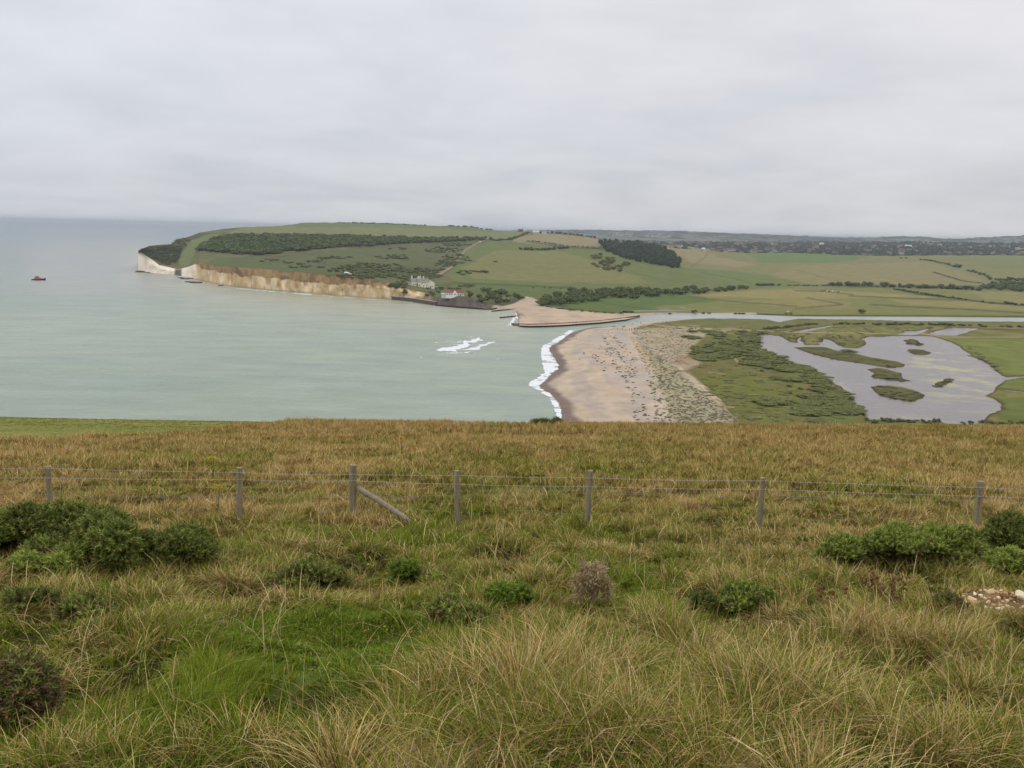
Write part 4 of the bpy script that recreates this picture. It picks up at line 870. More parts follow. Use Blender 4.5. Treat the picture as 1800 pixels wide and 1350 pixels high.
mass('island_scrub', P, RNG.uniform(2.5, 5, len(P)), RNG.uniform(.25, .6, len(P)), [C(98,100,60), C(108,108,66), C(92,94,56), C(110,100,66)], 30, .14, 'rough low vegetation on the lagoon islands and spits', 'scrub')
P = fill([(1060,574),(1200,572),(1300,577),(1500,575),(1640,574),(1640,586),(1400,600),(1330,600),(1290,585),(1180,577)], 260, Ma)+fill([(1215,640),(1330,640),(1420,670),(1500,735),(1400,742),(1290,742),(1240,690)], 260, Ma)+fill([(1690,600),(1750,640),(1760,655),(1735,640)], 40, Ma)
mass('rough_marsh_grass', P, RNG.uniform(2, 7, len(P)), RNG.uniform(.15, .45, len(P)), [C(112,114,64), C(122,120,72), C(104,108,62), C(128,118,76)], 26, .14, 'low rough grass and rushes over the marsh', 'grass')

# ---------------------------------------------------------------- plants on the shingle
kp = protos('shore_plant', 5, 120, .10, [C(100,104,80), C(112,114,88), C(124,122,98), C(104,92,76)], 600, 6)
ROWS = [([(1038,626),(1050,630),(1060,638),(1066,650)], 22), ([(1052,612),(1066,620),(1075,628),(1082,640)], 20), ([(1060,592),(1068,600),(1072,612),(1084,622),(1098,634),(1112,648),(1118,656)], 64), ([(1080,640),(1090,652),(1096,664),(1104,680),(1112,698),(1116,716),(1118,740)], 46),
        ([(1098,642),(1106,655),(1112,668),(1124,694),(1130,716),(1138,740)], 34), ([(1138,668),(1146,680),(1154,695),(1160,708)], 18), ([(1066,586),(1076,588),(1084,600)], 12), ([(1088,600),(1096,612),(1108,624),(1118,636)], 26)]
P = []
for pts, n in ROWS:
    for _ in range(n):
        t = random.random()*(len(pts)-1); i = int(t); f = t-i; x = pts[i][0]*(1-f)+pts[i+1][0]*f+random.gauss(0, 3.2); y = pts[i][1]*(1-f)+pts[i+1][1]*f+random.gauss(0, 2.5); P.append(Ma(x, y))
inst(kp, 'shore_plant', P, [random.uniform(.8, 1.9) for _ in P], [random.uniform(.2, .42) for _ in P], 'grey-green clump of sea plant growing alone on the open shingle', 'plant', 'plants dotted over the shingle beach')
P = fill([(1108,590),(1118,596),(1176,636),(1224,683),(1305,742),(1310,760),(1150,760),(1150,700),(1140,660),(1118,615)], 1100, Ma)+fill([(1104,574),(1180,574),(1230,588),(1220,600),(1200,640),(1160,636),(1120,600)], 420, Ma)
mass('shore_plants', P, RNG.uniform(.8, 2.2, len(P)), RNG.uniform(.15, .34, len(P)), [C(116,120,92), C(130,130,102), C(104,108,80)], 22, .15, 'dense low sea plants covering the landward side of the beach', 'ground cover')
#PART3
# ================================================================ BUILDINGS, WALLS, BOAT
def facing(p): return -math.atan2(p[0], p[1])
CREAM = C(250,242,216); WHITE = C(238,236,226); SLATE = C(132,134,118); TILE = C(128,92,80); GLASS = C(70,76,80)
def house_thing(loc, rz, label, spec, name='house'):
    e = empty(name, loc, label, 'house', None, rz)
    if 'cream' in label: e.scale = (1.3, 1.3, 1.3)
    w_ = MB(); [w_.box(*b) for b in spec['walls']]; [w_.gable(*g[:-1], **g[-1]) for g in spec.get('gwalls', [])]; w_.build('wall', M_plain, e)
    for g in spec['roofs']: b = MB(); b.gable(*g[:-1], **g[-1]); b.build('roof', M_plain, e)
    for (x, y, z0, z1, c) in spec['chim']: b = MB(); b.box(x-.45, x+.45, y-.45, y+.45, z0, z1, c); b.box(x-.55, x+.55, y-.55, y+.55, z1+.003, z1+.2, c*.8); b.tube([(x, y, z1+.2), (x, y, z1+.7)], .16, c*.7, 6); b.build('chimney', M_plain, e)
    for (x, y, z, ww, hh) in spec['win']:
        b = MB(); b.box(x-ww/2, x+ww/2, y-.06, y-.02, z, z+hh, WHITE*.9); o = b.build('window', M_plain, e); g = MB(); g.box(x-ww/2+.1, x-.04, y-.09, y-.062, z+.1, z+hh-.1, GLASS); g.box(x+.04, x+ww/2-.1, y-.09, y-.062, z+.1, z+hh-.1, GLASS); g.build('pane', M_plain, o)
    if 'door' in spec: x, y, z = spec['door']; b = MB(); b.box(x-.5, x+.5, y-.08, y-.02, z, z+2.05, C(80,90,84)); b.build('door', M_plain, e)
    return e
p = T1at(800, 520.5); p[2] += .2
house_thing(p, facing(p), 'long white house with red tiled roof and central gable above the dark slope',
 dict(walls=[(-9.2,9.2,0,6,-2.5,3.0,WHITE),(-1.7,1.9,-1.2,-.004,-2.5,3.6,WHITE),(-13.5,-9.6,.8,4.5,-2.5,1.9,C(190,196,190))],
      gwalls=[(-1.7,1.9,-1.2,.5,3.603,5.6,0,WHITE,dict(along='y'))],
      roofs=[(-9.7,9.7,-.5,6.5,3.003,6.1,0,TILE,dict(along='x',hip=2.2)),(-2.0,2.2,-1.0,2.8,4.2,6.0,0,TILE*.9,dict(along='y')),(-13.7,-9.61,.6,4.7,1.905,2.6,0,C(196,200,196),dict(along='x'))],
      chim=[(-2.6,3.2,5,7.4,TILE*1.1),(2.9,3.4,5,7.6,TILE*1.1),(5.6,3.2,4.6,7.2,TILE*1.1)],
      win=[(-7.6,0,.9,1.4,1.3),(-5.2,0,.9,1.4,1.3),(-3.2,0,.9,1.2,1.3),(4.0,0,.9,1.3,1.3),(7.2,0,.9,1.5,1.3),(0.1,-1.2,1.0,1.3,1.3)], door=(5.6,0,-.3)))
SCL = 1.32; p = T1at(757, 506.5)
house_thing(p, facing(p)+.45, 'cream clifftop cottage with broad gable end, rightmost of the three cream cottages',
 dict(walls=[(-4,4,0,9,-2,4.2,CREAM),(-5.6,-4.004,1.0,4,-2,2.4,CREAM*.95)], gwalls=[(-4,4,.0,.8,4.203,6.6,0,CREAM,dict(along='y'))],
      roofs=[(-4.4,4.4,.35,9.3,4.21,6.9,0,SLATE,dict(along='y')),(-5.8,-4.01,.8,4.2,2.405,3.2,0,SLATE,dict(along='x'))], chim=[(-2.6,7,5,8.0,CREAM)],
      win=[(-2,0,.9,1.0,1.2),(1.6,0,.9,1.0,1.2)], door=(0,0,-.4)))
p = T1at(745, 504.5)
house_thing(p, facing(p)+.2, 'middle cream clifftop cottage with slate roof and two pale chimneys',
 dict(walls=[(-4.6,4.6,0,7,-2,4.0,CREAM),(-2.4,1.4,-2.6,-.004,-2,2.2,CREAM*.97)], gwalls=[(-2.4,1.4,-2.6,-.004,2.203,3.5,0,CREAM,dict(along='y'))],
      roofs=[(-5,5,-.4,7.4,4.003,7.0,0,SLATE,dict(along='x')),(-2.6,1.6,-2.4,0,2.5,3.8,0,SLATE*.9,dict(along='y'))], chim=[(-4,3.5,5.6,8.6,WHITE),(0.4,3.5,6,8.6,WHITE)],
      win=[(-3.6,0,.9,1.0,1.2),(2.8,0,.9,1.0,1.2),(-.5,-2.6,.6,1.1,1.1)]))
p = T1at(733, 503)
house_thing(p, facing(p)+.3, 'leftmost cream clifftop cottage stepping down with low wings and chimneys',
 dict(walls=[(-4.4,4.4,0,6.5,-2,3.8,CREAM),(-8,-4.404,.8,5,-2,2.1,CREAM*.97),(0,3.6,-2.4,-.004,-2,2.0,C(120,126,124))], gwalls=[],
      roofs=[(-4.8,4.8,-.4,6.9,3.803,6.6,0,SLATE*1.05,dict(along='x')),(-8.3,-4.41,.5,5.3,2.103,3.8,0,SLATE,dict(along='x')),(-.2,3.8,-2.6,-.01,2.003,2.6,0,SLATE,dict(along='x'))], chim=[(-3.6,3.2,5.4,8.3,WHITE),(3.6,3.2,5.4,8.3,WHITE)],
      win=[(-3,0,.9,1.0,1.2),(-.9,0,.9,1.0,1.2),(-6,.8,.5,1.0,1.0)]))
def shed(x, y, L_, D_, Hh, wc, rc, label, at=T1at, flat=False, rz=0, dz=0):
    p = at(x, y); e = empty('shed', p+np.array([0, 0, dz]), label, 'shed', None, facing(p)+rz); b = MB(); b.box(-L_/2, L_/2, 0, D_, -1.5, Hh, wc); b.build('wall', M_plain, e)
    b = MB()
    if flat: b.box(-L_/2-.5, L_/2+.5, -.5, D_+.5, Hh+.003, Hh+.25, rc)
    else: b.gable(-L_/2-.3, L_/2+.3, -.3, D_+.3, Hh+.003, Hh+D_*.35, 0, rc)
    b.build('roof', M_plain, e); b = MB(); b.box(-.5, .5, -.07, -.01, 0, 2, wc*.5); b.build('door', M_plain, e)
shed(766, 508.5, 5, 3.5, 2.2, C(96,110,116), C(130,142,150), 'blue-grey garden shed in the bushes below the cream cottages'); shed(751, 508.5, 3.5, 3, 2, C(100,110,106), C(150,160,164), 'small pale-roofed shed in the dark bushes at the cliff edge')
shed(778, 520, 4, 4, 2.4, C(110,108,96), C(92,92,92), 'grey shed with dark opening left of the red-roofed house'); shed(888, 529.5, 7, 4, 2.6, C(70,78,74), C(176,184,178), 'hut with pale flat roof in the thicket behind the shingle', flat=True)
shed(608, 482, 5.5, 3, 1.5, C(170,172,176), C(226,228,230), 'low pale shed alone on the cliff slope, left of a smaller one', rz=-.7); shed(616.5, 484.5, 2.6, 2.6, 1.7, C(210,206,180), C(180,176,150), 'tiny cream hut right of the low pale shed on the cliff slope', rz=.4)
shed(844, 427, 3, 3, 2, C(200,190,170), C(226,220,206), 'tiny pale hut beside the top of the chalk track')
for x, y, L_, wc, rc, lab in [(915,407.5,12,C(132,104,90),C(112,84,74),'red roofed farmhouse on the far ridge'), (932,409,13,WHITE,SLATE,'first white farm building right of the ridge farmhouse'), (943,410.5,15,WHITE,C(190,196,200),'second white farm building behind the ridge hedge'), (957,410.8,12,WHITE,SLATE,'rightmost white farm building behind the ridge hedge')]:
    p = T1at(x, y); house_thing(p+np.array([0, 0, 0.5]), facing(p), lab, dict(walls=[(-L_/2, L_/2, 0, 9, -3, 3.6, wc*.85)], roofs=[(-L_/2-.4, L_/2+.4, -.4, 9.4, 3.603, 6.6, 0, rc, dict(along='x'))], chim=[(L_/3, 4.5, 5, 8, wc)], win=[(-3, 0, 1.5, 2, 1.5), (3, 0, 1.5, 2, 1.5)]))
# sea walls, groynes
def wall_along(name, pts, hz0, hz1, th, c, label, cat, piles=0, zf=None, capc=None):
    e = empty(name, Pz(*pts[0]), label, cat); w0 = np.array(e.location); P = [Pz(x, y, 0) for x, y in pts]; Q = []
    for i in range(len(P)-1):
        n = max(1, int(np.linalg.norm(P[i+1]-P[i])/4)); Q += [P[i]+(P[i+1]-P[i])*k/n for k in range(n)]
    Q.append(P[-1]); Q = np.array(Q); t = np.gradient(Q, axis=0); t /= np.linalg.norm(t, axis=1)[:, None]+1e-9; nn = np.stack([-t[:, 1], t[:, 0], 0*t[:, 0]], -1)
    if nn[:, 1].mean() < 0: nn = -nn
    top = np.array([hz1(k/(len(Q)-1)) if callable(hz1) else hz1 for k in range(len(Q))])+np.array([fbm(k*.7, 3.3, 2, 5)*.15 for k in range(len(Q))])
    Z = lambda q, z: np.stack([q[:, 0], q[:, 1], z+0*q[:, 0]], -1)-w0
    V = np.concatenate([Z(Q, hz0), Z(Q, top), Z(Q+nn*th, top), Z(Q+nn*th, hz0)]); m_ = len(Q); F = []
    for a in range(3): F += [(a*m_+i, a*m_+i+1, (a+1)*m_+i+1, (a+1)*m_+i) for i in range(m_-1)]
    F += [(0, m_, 2*m_, 3*m_), (m_-1, 4*m_-1, 3*m_-1, 2*m_-1)]
    b = MB(); b.addm(V, F, c); b.build('wall_face' if not piles else 'planking', M_land, e)
    if capc is not None: b = MB(); V2 = np.concatenate([Z(Q-nn*.15, top+.01), Z(Q-nn*.15, top+.3), Z(Q+nn*(th+.15), top+.3), Z(Q+nn*(th+.15), top+.01)]); b.addm(V2, F, capc); b.build('coping', M_land, e)
    if piles:
        b = MB()
        for k in range(0, m_, 1 if piles < 3 else 2):
            q = Q[k]-nn[k]*.22-w0; b.tube([(q[0], q[1], hz0), (q[0], q[1], top[k]+random.uniform(.2, .6))], .18, c*.7, 6)
        o = b.build('piles', M_land, e); tag(o, kind='stuff')
    return e
wall_along('sea_wall', [(688,527),(720,530),(740,533.2),(765,537)], -1, 3.6, 2.5, C(92,86,74), 'low concrete sea wall at the foot of the white cliff', 'sea wall', capc=C(160,150,132))
wall_along('sea_wall', [(765,537.5),(800,540.8),(850,544.5),(866,544.5),(874,542.5),(882,540)], -1, 1.1, .8, C(52,50,46), 'dark seawall toe curving up at its right end below the slope', 'sea wall')
wall_along('groyne', [(865,548),(880,546.3),(900,544.5),(918,543.6)], -1, .9, .5, C(62,56,48), 'upper dark timber groyne running into the sea at the river mouth', 'groyne', piles=2)
wall_along('groyne', [(879,559.3),(893,558),(912,556.2),(932,553.5)], -1, .9, .5, C(62,56,48), 'lower dark timber groyne running into the sea at the river mouth', 'groyne', piles=2)
wall_along('training_wall', [(899,572.3),(911,573),(930,573.7),(960,573),(1000,571),(1055,567),(1100,562),(1124,558)], -1, 1.9, 1.2, C(112,100,80), 'long timber training wall holding the shingle along the river mouth', 'wall', piles=2)
e = empty('beach_fence', T1at(968, 541), 'thin post fence along the back of the far shingle', 'fence'); w0 = np.array(e.location); b = MB(); Q = [T1at(x, 541+(x-968)*.095) for x in np.arange(968, 1098, 2.6)]
for i, q in enumerate(Q): q = q-w0; b2 = MB(); b2.tube([(q[0], q[1], -.3+q[2]), (q[0], q[1], q[2]+1.5)], .16, C(90,84,70), 6); b2.build('post', M_plain, e)
b.tube([tuple(q-w0+np.array([0, 0, 1.1])) for q in Q], .08, C(90,84,70), 5); b.build('rail', M_plain, e)
# rocks at the foot of the cliffs
def rock_mesh(seed, c, flat=.5, name='rock'):
    r = np.random.default_rng(seed); V = IC2.copy(); V *= (1+.35*(vn(V[:, 0]*1.7+seed, V[:, 1]*1.7+V[:, 2]*2, seed)-.5)+.18*(vn(V[:, 0]*5+seed, V[:, 2]*5, seed+3)-.5))[:, None]; V[:, 2] *= flat; V[:, 1] *= r.uniform(.6, 1)
    V = np.where(np.abs(V) > .62, np.sign(V)*(.62+(np.abs(V)-.62)*.35), V)
    return mesh_np(name, V, IF2, M_rock, np.tile(c, (len(V), 1)), False)
RKs = [rock_mesh(i, C(66,60,54), .28, 'sea_rock') for i in range(3)]
for i, (x, y, s_, lab) in enumerate([(250,478,14,'long dark rock shelf at the very tip of the white headland'),(262,479.5,7,'small dark rock right of the headland tip shelf'),(318,488.5,6,'small dark rock leftmost of those off the cliff gap'),(325,490,8,'dark rock second from left off the cliff gap'),(334,489.5,6,'low dark rock close under the cliff right of the gap'),(332,495.5,7,'dark rock lying farthest out off the cliff gap'),(345,496.8,11,'large flat dark rock with foam right of the cliff gap'),(388,502,5,'small dark rock at the foot of the orange cliff')]):
    p = Pz(x, y, .3); o = link('sea_rock', RKs[i % 3], None, p, random.uniform(-.3, .3)); o.scale = (s_, s_*.7, s_*.35+1); tag(o, lab, 'rock')
# ---- lifeboat
p = Pz(68, 492.5, 0); e = empty('lifeboat', p, 'orange and dark blue lifeboat lying offshore left of the headland', 'boat', None, facing(p)+math.radians(-12))
NAVY = C(44,50,62); ORG = C(176,104,84)
st_ = [(-8,1.7,1.3,0),(-6,2.2,1.4,-.4),(-2,2.4,1.5,-.5),(2,2.3,1.8,-.5),(5,1.6,2.2,-.4),(7,.7,2.6,0),(8.2,.05,2.9,.6)]
V = []; 
for x, hw, zt_, zb in st_: V += [(x, -hw, zt_), (x, -hw*.75, zb+.5), (x, 0, zb-.4), (x, hw*.75, zb+.5), (x, hw, zt_)]
F = [(i*5+j, i*5+j+1, (i+1)*5+j+1, (i+1)*5+j) for i in range(6) for j in range(4)]+[(0, 1, 2, 3, 4)]
b = MB(); b.addm(V, F, NAVY); b.build('hull', M_plain, e)
b = MB(); V = [v for i, (x, hw, zt_, zb) in enumerate(st_) for v in ((x, -hw+.02, zt_-.05), (x, hw-.02, zt_-.05))]; b.addm(V, [(2*i, 2*i+1, 2*i+3, 2*i+2) for i in range(6)], C(120,110,104)); b.build('deck', M_plain, e)
b = MB(); b.addm([(-5.5,-1.6,1.3),(3.6,-1.5,1.5),(3.6,1.5,1.5),(-5.5,1.6,1.3),(-4.6,-1.3,3.2),(1.9,-1.2,3.4),(1.9,1.2,3.4),(-4.6,1.3,3.2)], [(4,5,6,7),(0,1,5,4),(1,2,6,5),(2,3,7,6),(3,0,4,7)], ORG); b.build('cabin', M_plain, e)
b = MB(); b.addm([(-3.8,-1.1,3.25),(.8,-1.0,3.38),(.8,1.0,3.38),(-3.8,1.1,3.25),(-3.4,-.9,4.9),(-.3,-.8,4.9),(-.3,.8,4.9),(-3.4,.9,4.9)], [(4,5,6,7),(0,1,5,4),(1,2,6,5),(2,3,7,6),(3,0,4,7)], C(120,84,76)); b.build('wheelhouse', M_plain, e)
b = MB(); b.tube([(-2.2, 0, 4.9), (-2.2, 0, 7.4)], .09, WHITE, 6); b.tube([(-2.2, -.8, 6.4), (-2.2, .8, 6.4)], .06, WHITE, 6); b.build('mast', M_plain, e)
b = MB(); b.box(-1.6, -1.0, -.6, .6, 4.903, 5.2, WHITE); b.build('radar', M_plain, e)
# ================================================================ PEOPLE AND CATTLE (tiny)
def skin_mesh(name, pts, edges, colf, root=0):
    bm = bmesh.new(); L_ = bm.verts.layers.skin.verify(); vs = [bm.verts.new(p[:3]) for p in pts]
    for v, p in zip(vs, pts): v[L_].radius = (p[3], p[3] if len(p) < 5 else p[4])
    vs[root][L_].use_root = True
    for a, b_ in edges: bm.edges.new((vs[a], vs[b_]))
    me = bpy.data.meshes.new(name); bm.to_mesh(me); bm.free(); o = bpy.data.objects.new(name, me); COL.objects.link(o); o.modifiers.new('s', 'SKIN'); sb_ = o.modifiers.new('d', 'SUBSURF'); sb_.levels = 1
    dg = bpy.context.evaluated_depsgraph_get(); dg.update(); m2 = bpy.data.meshes.new_from_object(o.evaluated_get(dg)); bpy.data.objects.remove(o); m2.name = name
    n = len(m2.vertices); co = np.empty(n*3, np.float32); m2.vertices.foreach_get('co', co); co = co.reshape(-1, 3); ca = m2.color_attributes.new('Col', 'FLOAT_COLOR', 'POINT'); c = np.ones((n, 4), np.float32)
    c[:, :3] = np.array([colf(v) for v in co]); ca.data.foreach_set('color', c.ravel()); m2.materials.clear(); m2.materials.append(M_plain); return m2
def person_mesh(top, leg, stride=.16, hair=C(60,44,34)):
    sk = C(196,150,124)
    pts = [(0,0,.95,.15,.11),(0,.01,1.2,.15,.10),(0,.0,1.42,.17,.10),(0,0,1.52,.055),(0,.01,1.60,.085),(0,.01,1.70,.085),
           (.09,0,.88,.09),(.10,stride*.4,.48,.065),(.10,-stride*.3+.05,.08,.045),(.10,-stride*.3+.17,.03,.035),(-.09,0,.88,.09),(-.10,-stride*.2,.48,.065),(-.10,-stride-.02,.08,.045),(-.10,-stride+.10,.03,.035),
           (.21,0,1.40,.06),(.25,-.04,1.12,.042),(.25,.06,.88,.032),(.25,.09,.80,.03),(-.21,0,1.40,.06),(-.25,.03,1.12,.042),(-.25,.12,.90,.032),(-.25,.15,.82,.03)]
    ed = [(0,1),(1,2),(2,3),(3,4),(4,5),(0,6),(6,7),(7,8),(8,9),(0,10),(10,11),(11,12),(12,13),(2,14),(14,15),(15,16),(16,17),(2,18),(18,19),(19,20),(20,21)]
    def cf(v):
        if v[2] > 1.66 or (v[2] > 1.52 and v[1] < -.02): return hair
        if v[2] > 1.49: return sk
        if abs(v[0]) > .19 and v[2] < .86: return sk
        if v[2] < .07: return C(50,44,40)
        return top if v[2] > .93 or abs(v[0]) > .19 else leg
    return skin_mesh('person', pts, ed, cf)
PM = [person_mesh(C(40,44,60), C(48,50,60)), person_mesh(C(170,60,56), C(44,46,54), .22), person_mesh(C(190,190,196), C(70,76,96), .12), person_mesh(C(60,70,64), C(60,56,52), .2)]
PN = ['in dark clothes', 'in a red top', 'in a pale top', 'in a dark green coat']
for x, y, k, lab in [(1008,595.5,0,'left of the pair near the surf'),(1012,595.5,3,'right of the pair near the surf'),(1025,623.5,0,'left of the pair alone in mid beach'),(1028,623.8,3,'right of the pair alone in mid beach'),
     (1078,596,1,'left of the close pair beside the orange track'),(1080.5,596.2,0,'right of the close pair beside the orange track'),(1085,579,2,'standing alone below the river bend on the shingle'),(1094,579.5,1,'standing right of the pale-topped walker'),
     (1106,580,1,'leftmost of the line at the top of the beach'),(1110,580.5,0,'second of the line at the top of the beach'),(1115,580,3,'third of the line at the top of the beach'),(1121,579,0,'fourth of the line at the top of the beach'),(1128,578.5,2,'fifth of the line at the top of the beach'),(1130.5,578.8,0,'rightmost of the line at the top of the beach'),
     (1111,571,0,'leftmost of those at the river edge'),(1126,569.5,3,'second of those at the river edge'),(1165,567.5,0,'third of those at the river edge'),(1171,567,3,'rightmost of those at the river edge'),
     (1387,694.5,0,'left of the pair on the marsh path'),(1389.5,694.5,3,'right of the pair on the marsh path'),(1223,579,0,'alone on the pale path above the scrub'),(1303,577.5,3,'alone on the pale path near the lagoon head'),(1178,571.5,1,'sitting spot at the green bank above the path'),(1019,633,2,'bending alone at the wave-washed strip of mid beach')]:
    o = link('person', PM[k], None, Ma(x, y), random.uniform(0, 6.28)); tag(o, 'walker '+PN[k]+', '+lab if 'sitting' not in lab and 'bending' not in lab else 'person '+PN[k]+' alone '+('on the green bank above the path' if 'sitting' in lab else 'left of centre on mid beach'), 'person', 'people on the beach and marsh')
def cow_mesh(c1, c2):
    pts = [(0,.75,1.05,.34,.36),(0,.2,1.0,.36,.40),(0,-.55,1.08,.30,.34),(0,1.15,1.15,.19),(0,1.5,1.2,.17),(0,1.85,1.0,.10),(.22,.8,.72,.12),(.22,.82,.38,.08),(.22,.80,.05,.07),(-.22,.8,.72,.12),(-.22,.76,.38,.08),(-.22,.78,.05,.07),
           (.2,-.6,.75,.16),(.2,-.72,.42,.08),(.2,-.66,.05,.07),(-.2,-.6,.75,.16),(-.2,-.68,.42,.08),(-.2,-.62,.05,.07),(0,-.88,1.25,.05),(0,-.95,.7,.03)]
    ed = [(0,1),(1,2),(0,3),(3,4),(4,5),(0,6),(6,7),(7,8),(0,9),(9,10),(10,11),(2,12),(12,13),(13,14),(2,15),(15,16),(16,17),(2,18),(18,19)]
    return skin_mesh('cow', pts, ed, lambda v: c1 if vn(v[1]*2.2+3, v[2]*2.2+v[0], 4) > .5 else c2)
CW = [cow_mesh(C(40,36,34), C(48,42,38)), cow_mesh(C(220,216,204), C(212,206,190)), cow_mesh(C(60,44,36), C(220,214,200))]
for x, y, k, lab in [(1445,513,0,'black cow leftmost of the far herd in the meadow'),(1449,512,0,'second black cow from the left in the far meadow herd'),(1455,513,1,'pale cow left of a dark one in the far meadow'),(1457.5,513.5,0,'dark cow between the two pale ones in the far meadow'),(1464,513,1,'pale cow in the middle right of the far meadow herd'),(1473,514.5,0,'large black cow second from the right in the far herd'),(1477,514,2,'patched cow rightmost of the far meadow herd'),(1386,549.5,1,'white cow grazing by itself near the river bank')]:
    o = link('cow', CW[k], None, T1at(x, y), random.choice((-1, 1))*1.57+random.gauss(0, .3)); o.scale = (1.25, 1.25, 1.25); tag(o, lab, 'cow', 'cows grazing in the meadows')

# ================================================================ FOREGROUND: FENCE
YF = 17.5
def at_fence(px, py=930):      # point of the fence line under a photo column
    d = ray(px, py); t = YF/d[1]; P = CP+d*t; return P[0], YF
fx, fy = at_fence(621); FE = empty('wire_fence', (fx, fy, float(hillz(fx, fy))), 'grey post and barbed wire fence with one diagonal brace across the hillside', 'fence'); F0 = np.array(FE.location)
posts = [(-330,822,.05,0,0),(88,820,.055,.00,.01),(423,822,.062,.03,.0),(621,817,.075,.01,.0),(802,827,.058,-.03,.01),(1035,827,.06,.01,.0),(1338,840,.058,.0,.0),(1720,846,.072,-.015,.0),(2150,860,.06,0,0)]
tops = []
for i, (px, py, r, lean, l2) in enumerate(posts):
    X, Y = at_fence(px, 880); d = ray(px, py); t = Y/d[1]; T_ = CP+d*t; zt_ = T_[2]; gz = float(hillz(X, Y)); tops.append((X, Y, zt_, r)); b = MB(); V = []
    hz = [gz-.3+(zt_-gz+.3)*k/7 for k in range(8)]
    b.tube([(X-F0[0]-lean*(zt_-z_)+.006*math.sin(z_*9+i), Y-F0[1], z_-F0[2]) for z_ in hz], [r*(1.06-.012*k+.02*math.sin(k*2.1+i)) for k in range(8)], (1, 1, 1), 12)
    tag(b.build('strainer_post' if i == 3 else 'post', M_wood, FE), 'thicker corner post carrying the diagonal brace' if i == 3 else None)
X, Y, zt_, r = tops[3]; a0 = np.array([X+.07, Y-.08, CAMZ]); d = ray(629, 858); a0 = CP+d*((Y-.05)/d[1]); d = ray(738, 931); a1 = CP+d*((Y-.35)/d[1]); pts = [a0+(a1-a0)*k/6+np.array([0, 0, .035*math.sin(math.pi*k/6)]) for k in range(8)]
b = MB(); b.tube([tuple(p-F0) for p in pts], [.058, .06, .06, .058, .062, .06, .057, .055], (1, 1, 1), 10); tag(b.build('brace', M_pole, FE), 'pale round pole slanting down right from the corner post')
WY = [[822,821,828.5,832,833.5,838,843,855,868],[838,838,841,843,849,853,858,870,884],[868,868,870,872,868,865,868,878,892]]
M_thin = mat('thin_wire', (.30, .30, .28), .5, .2, 60, spec=.4)
for wi, ys in enumerate(WY):
    b = MB(); pts = []
    for i in range(len(posts)-1):
        (X0, Y0, _, _), (X1, Y1, _, _) = tops[i], tops[i+1]
        z0_ = (CP+ray(posts[i][0], ys[i])*(Y0/ray(posts[i][0], ys[i])[1]))[2]; z1_ = (CP+ray(posts[i+1][0], ys[i+1])*(Y1/ray(posts[i+1][0], ys[i+1])[1]))[2]
        for k in range(12):
            t = k/12; pts.append((X0+(X1-X0)*t-F0[0], YF-.085-F0[1], z0_+(z1_-z0_)*t-.02*math.sin(math.pi*t)*4*(.4+.3*((i*7) % 3))*.25-F0[2]))
    b.tube(pts, .0034 if wi < 2 else .0022, (1, 1, 1), 5, False)
    if wi < 2:
        L0 = pts[0][0]; 
        for k in range(0, 230):
            x = L0+k*.15; 
            if x > pts[-1][0]: break
            j = np.interp(x, [p[0] for p in pts], [p[2] for p in pts]); y_ = pts[0][1]; b.tube([(x, y_-.015, j-.02), (x+.006, y_+.015, j+.02)], .0022, (1, 1, 1), 3, False); b.tube([(x-.012, y_, j+.016), (x+.014, y_, j-.014)], .0022, (1, 1, 1), 3, False)
    tag(b.build('wire', M_wire if wi < 2 else M_thin, FE), ['top strand of barbed wire', 'second strand of barbed wire', 'thin lower plain wire'][wi])
b = MB(); zr = [(X_, z_) for (X_, _, z_, _) in tops]; xa = [q[0] for q in zr]; za = [q[1] for q in zr]
x = xa[0]
while x < xa[-1]:
    z_ = np.interp(x, xa, za)-.38; g_ = float(hillz(x, YF)); b.tube([(x-F0[0], YF-.08-F0[1], g_-F0[2]), (x-F0[0], YF-.08-F0[1], z_-F0[2])], .0011, (1, 1, 1), 3, False); x += .3
for k in range(3):
    b.tube([(x_-F0[0], YF-.08-F0[1], (np.interp(x_, xa, za)-.40)*(1-k*.3)+(float(hillz(x_, YF))+.05)*k*.3-F0[2]) for x_ in np.linspace(xa[0], xa[-1], 120)], .0015, (1, 1, 1), 3, False)
o = b.build('wire_mesh', M_thin, FE)
# wool caught on the top wire
X, Y = at_fence(938, 835); d = ray(938, 835.5); P_ = CP+d*((YF-.09)/d[1]); b = MB()
for k in range(26):
    x = random.gauss(0, .14); b.tube([(x, 0, random.gauss(0, .006)), (x+random.gauss(0, .05), random.gauss(0, .01), random.gauss(-.015, .02))], .006, C(70,56,44), 4)
tag(b.build('wool_tuft', M_leaf, None, P_), 'dark tuft of debris caught on the top fence wire', 'tuft')

# ================================================================ GORSE AND OTHER FOREGROUND PLANTS
GTH = []
def sprigs(P, D, ln, colr, needles=14, nl=.35, nw=.05):
    """leafy shoots: at points P along directions D"""
    n = len(P); D = D/np.linalg.norm(D, axis=1)[:, None]; A = np.cross(D, RNG.normal(0, 1, D.shape)); A /= np.linalg.norm(A, axis=1)[:, None]; B = np.cross(D, A); VV = []; CC = []
    for k in range(needles):
        t = (k+.3)/needles; ph = k*2.4; rd = (np.cos(ph)*A+np.sin(ph)*B); L_ = ln[:, None]; root = P+D*L_*t; tip = root+(rd*.85+D*.8)*L_*nl*(1-.35*t); sd = np.cross(D, rd)*L_*nw
        VV.append(np.stack([root-sd, root+sd, tip], 1)); CC.append(np.repeat((colr*(.8+.5*t)).reshape(n, 1, 3), 3, 1))
    V = np.concatenate(VV).reshape(-1, 3); Cc = np.concatenate(CC).reshape(-1, 3); return V, np.arange(len(V)).reshape(-1, 3), Cc.clip(.003, 1)
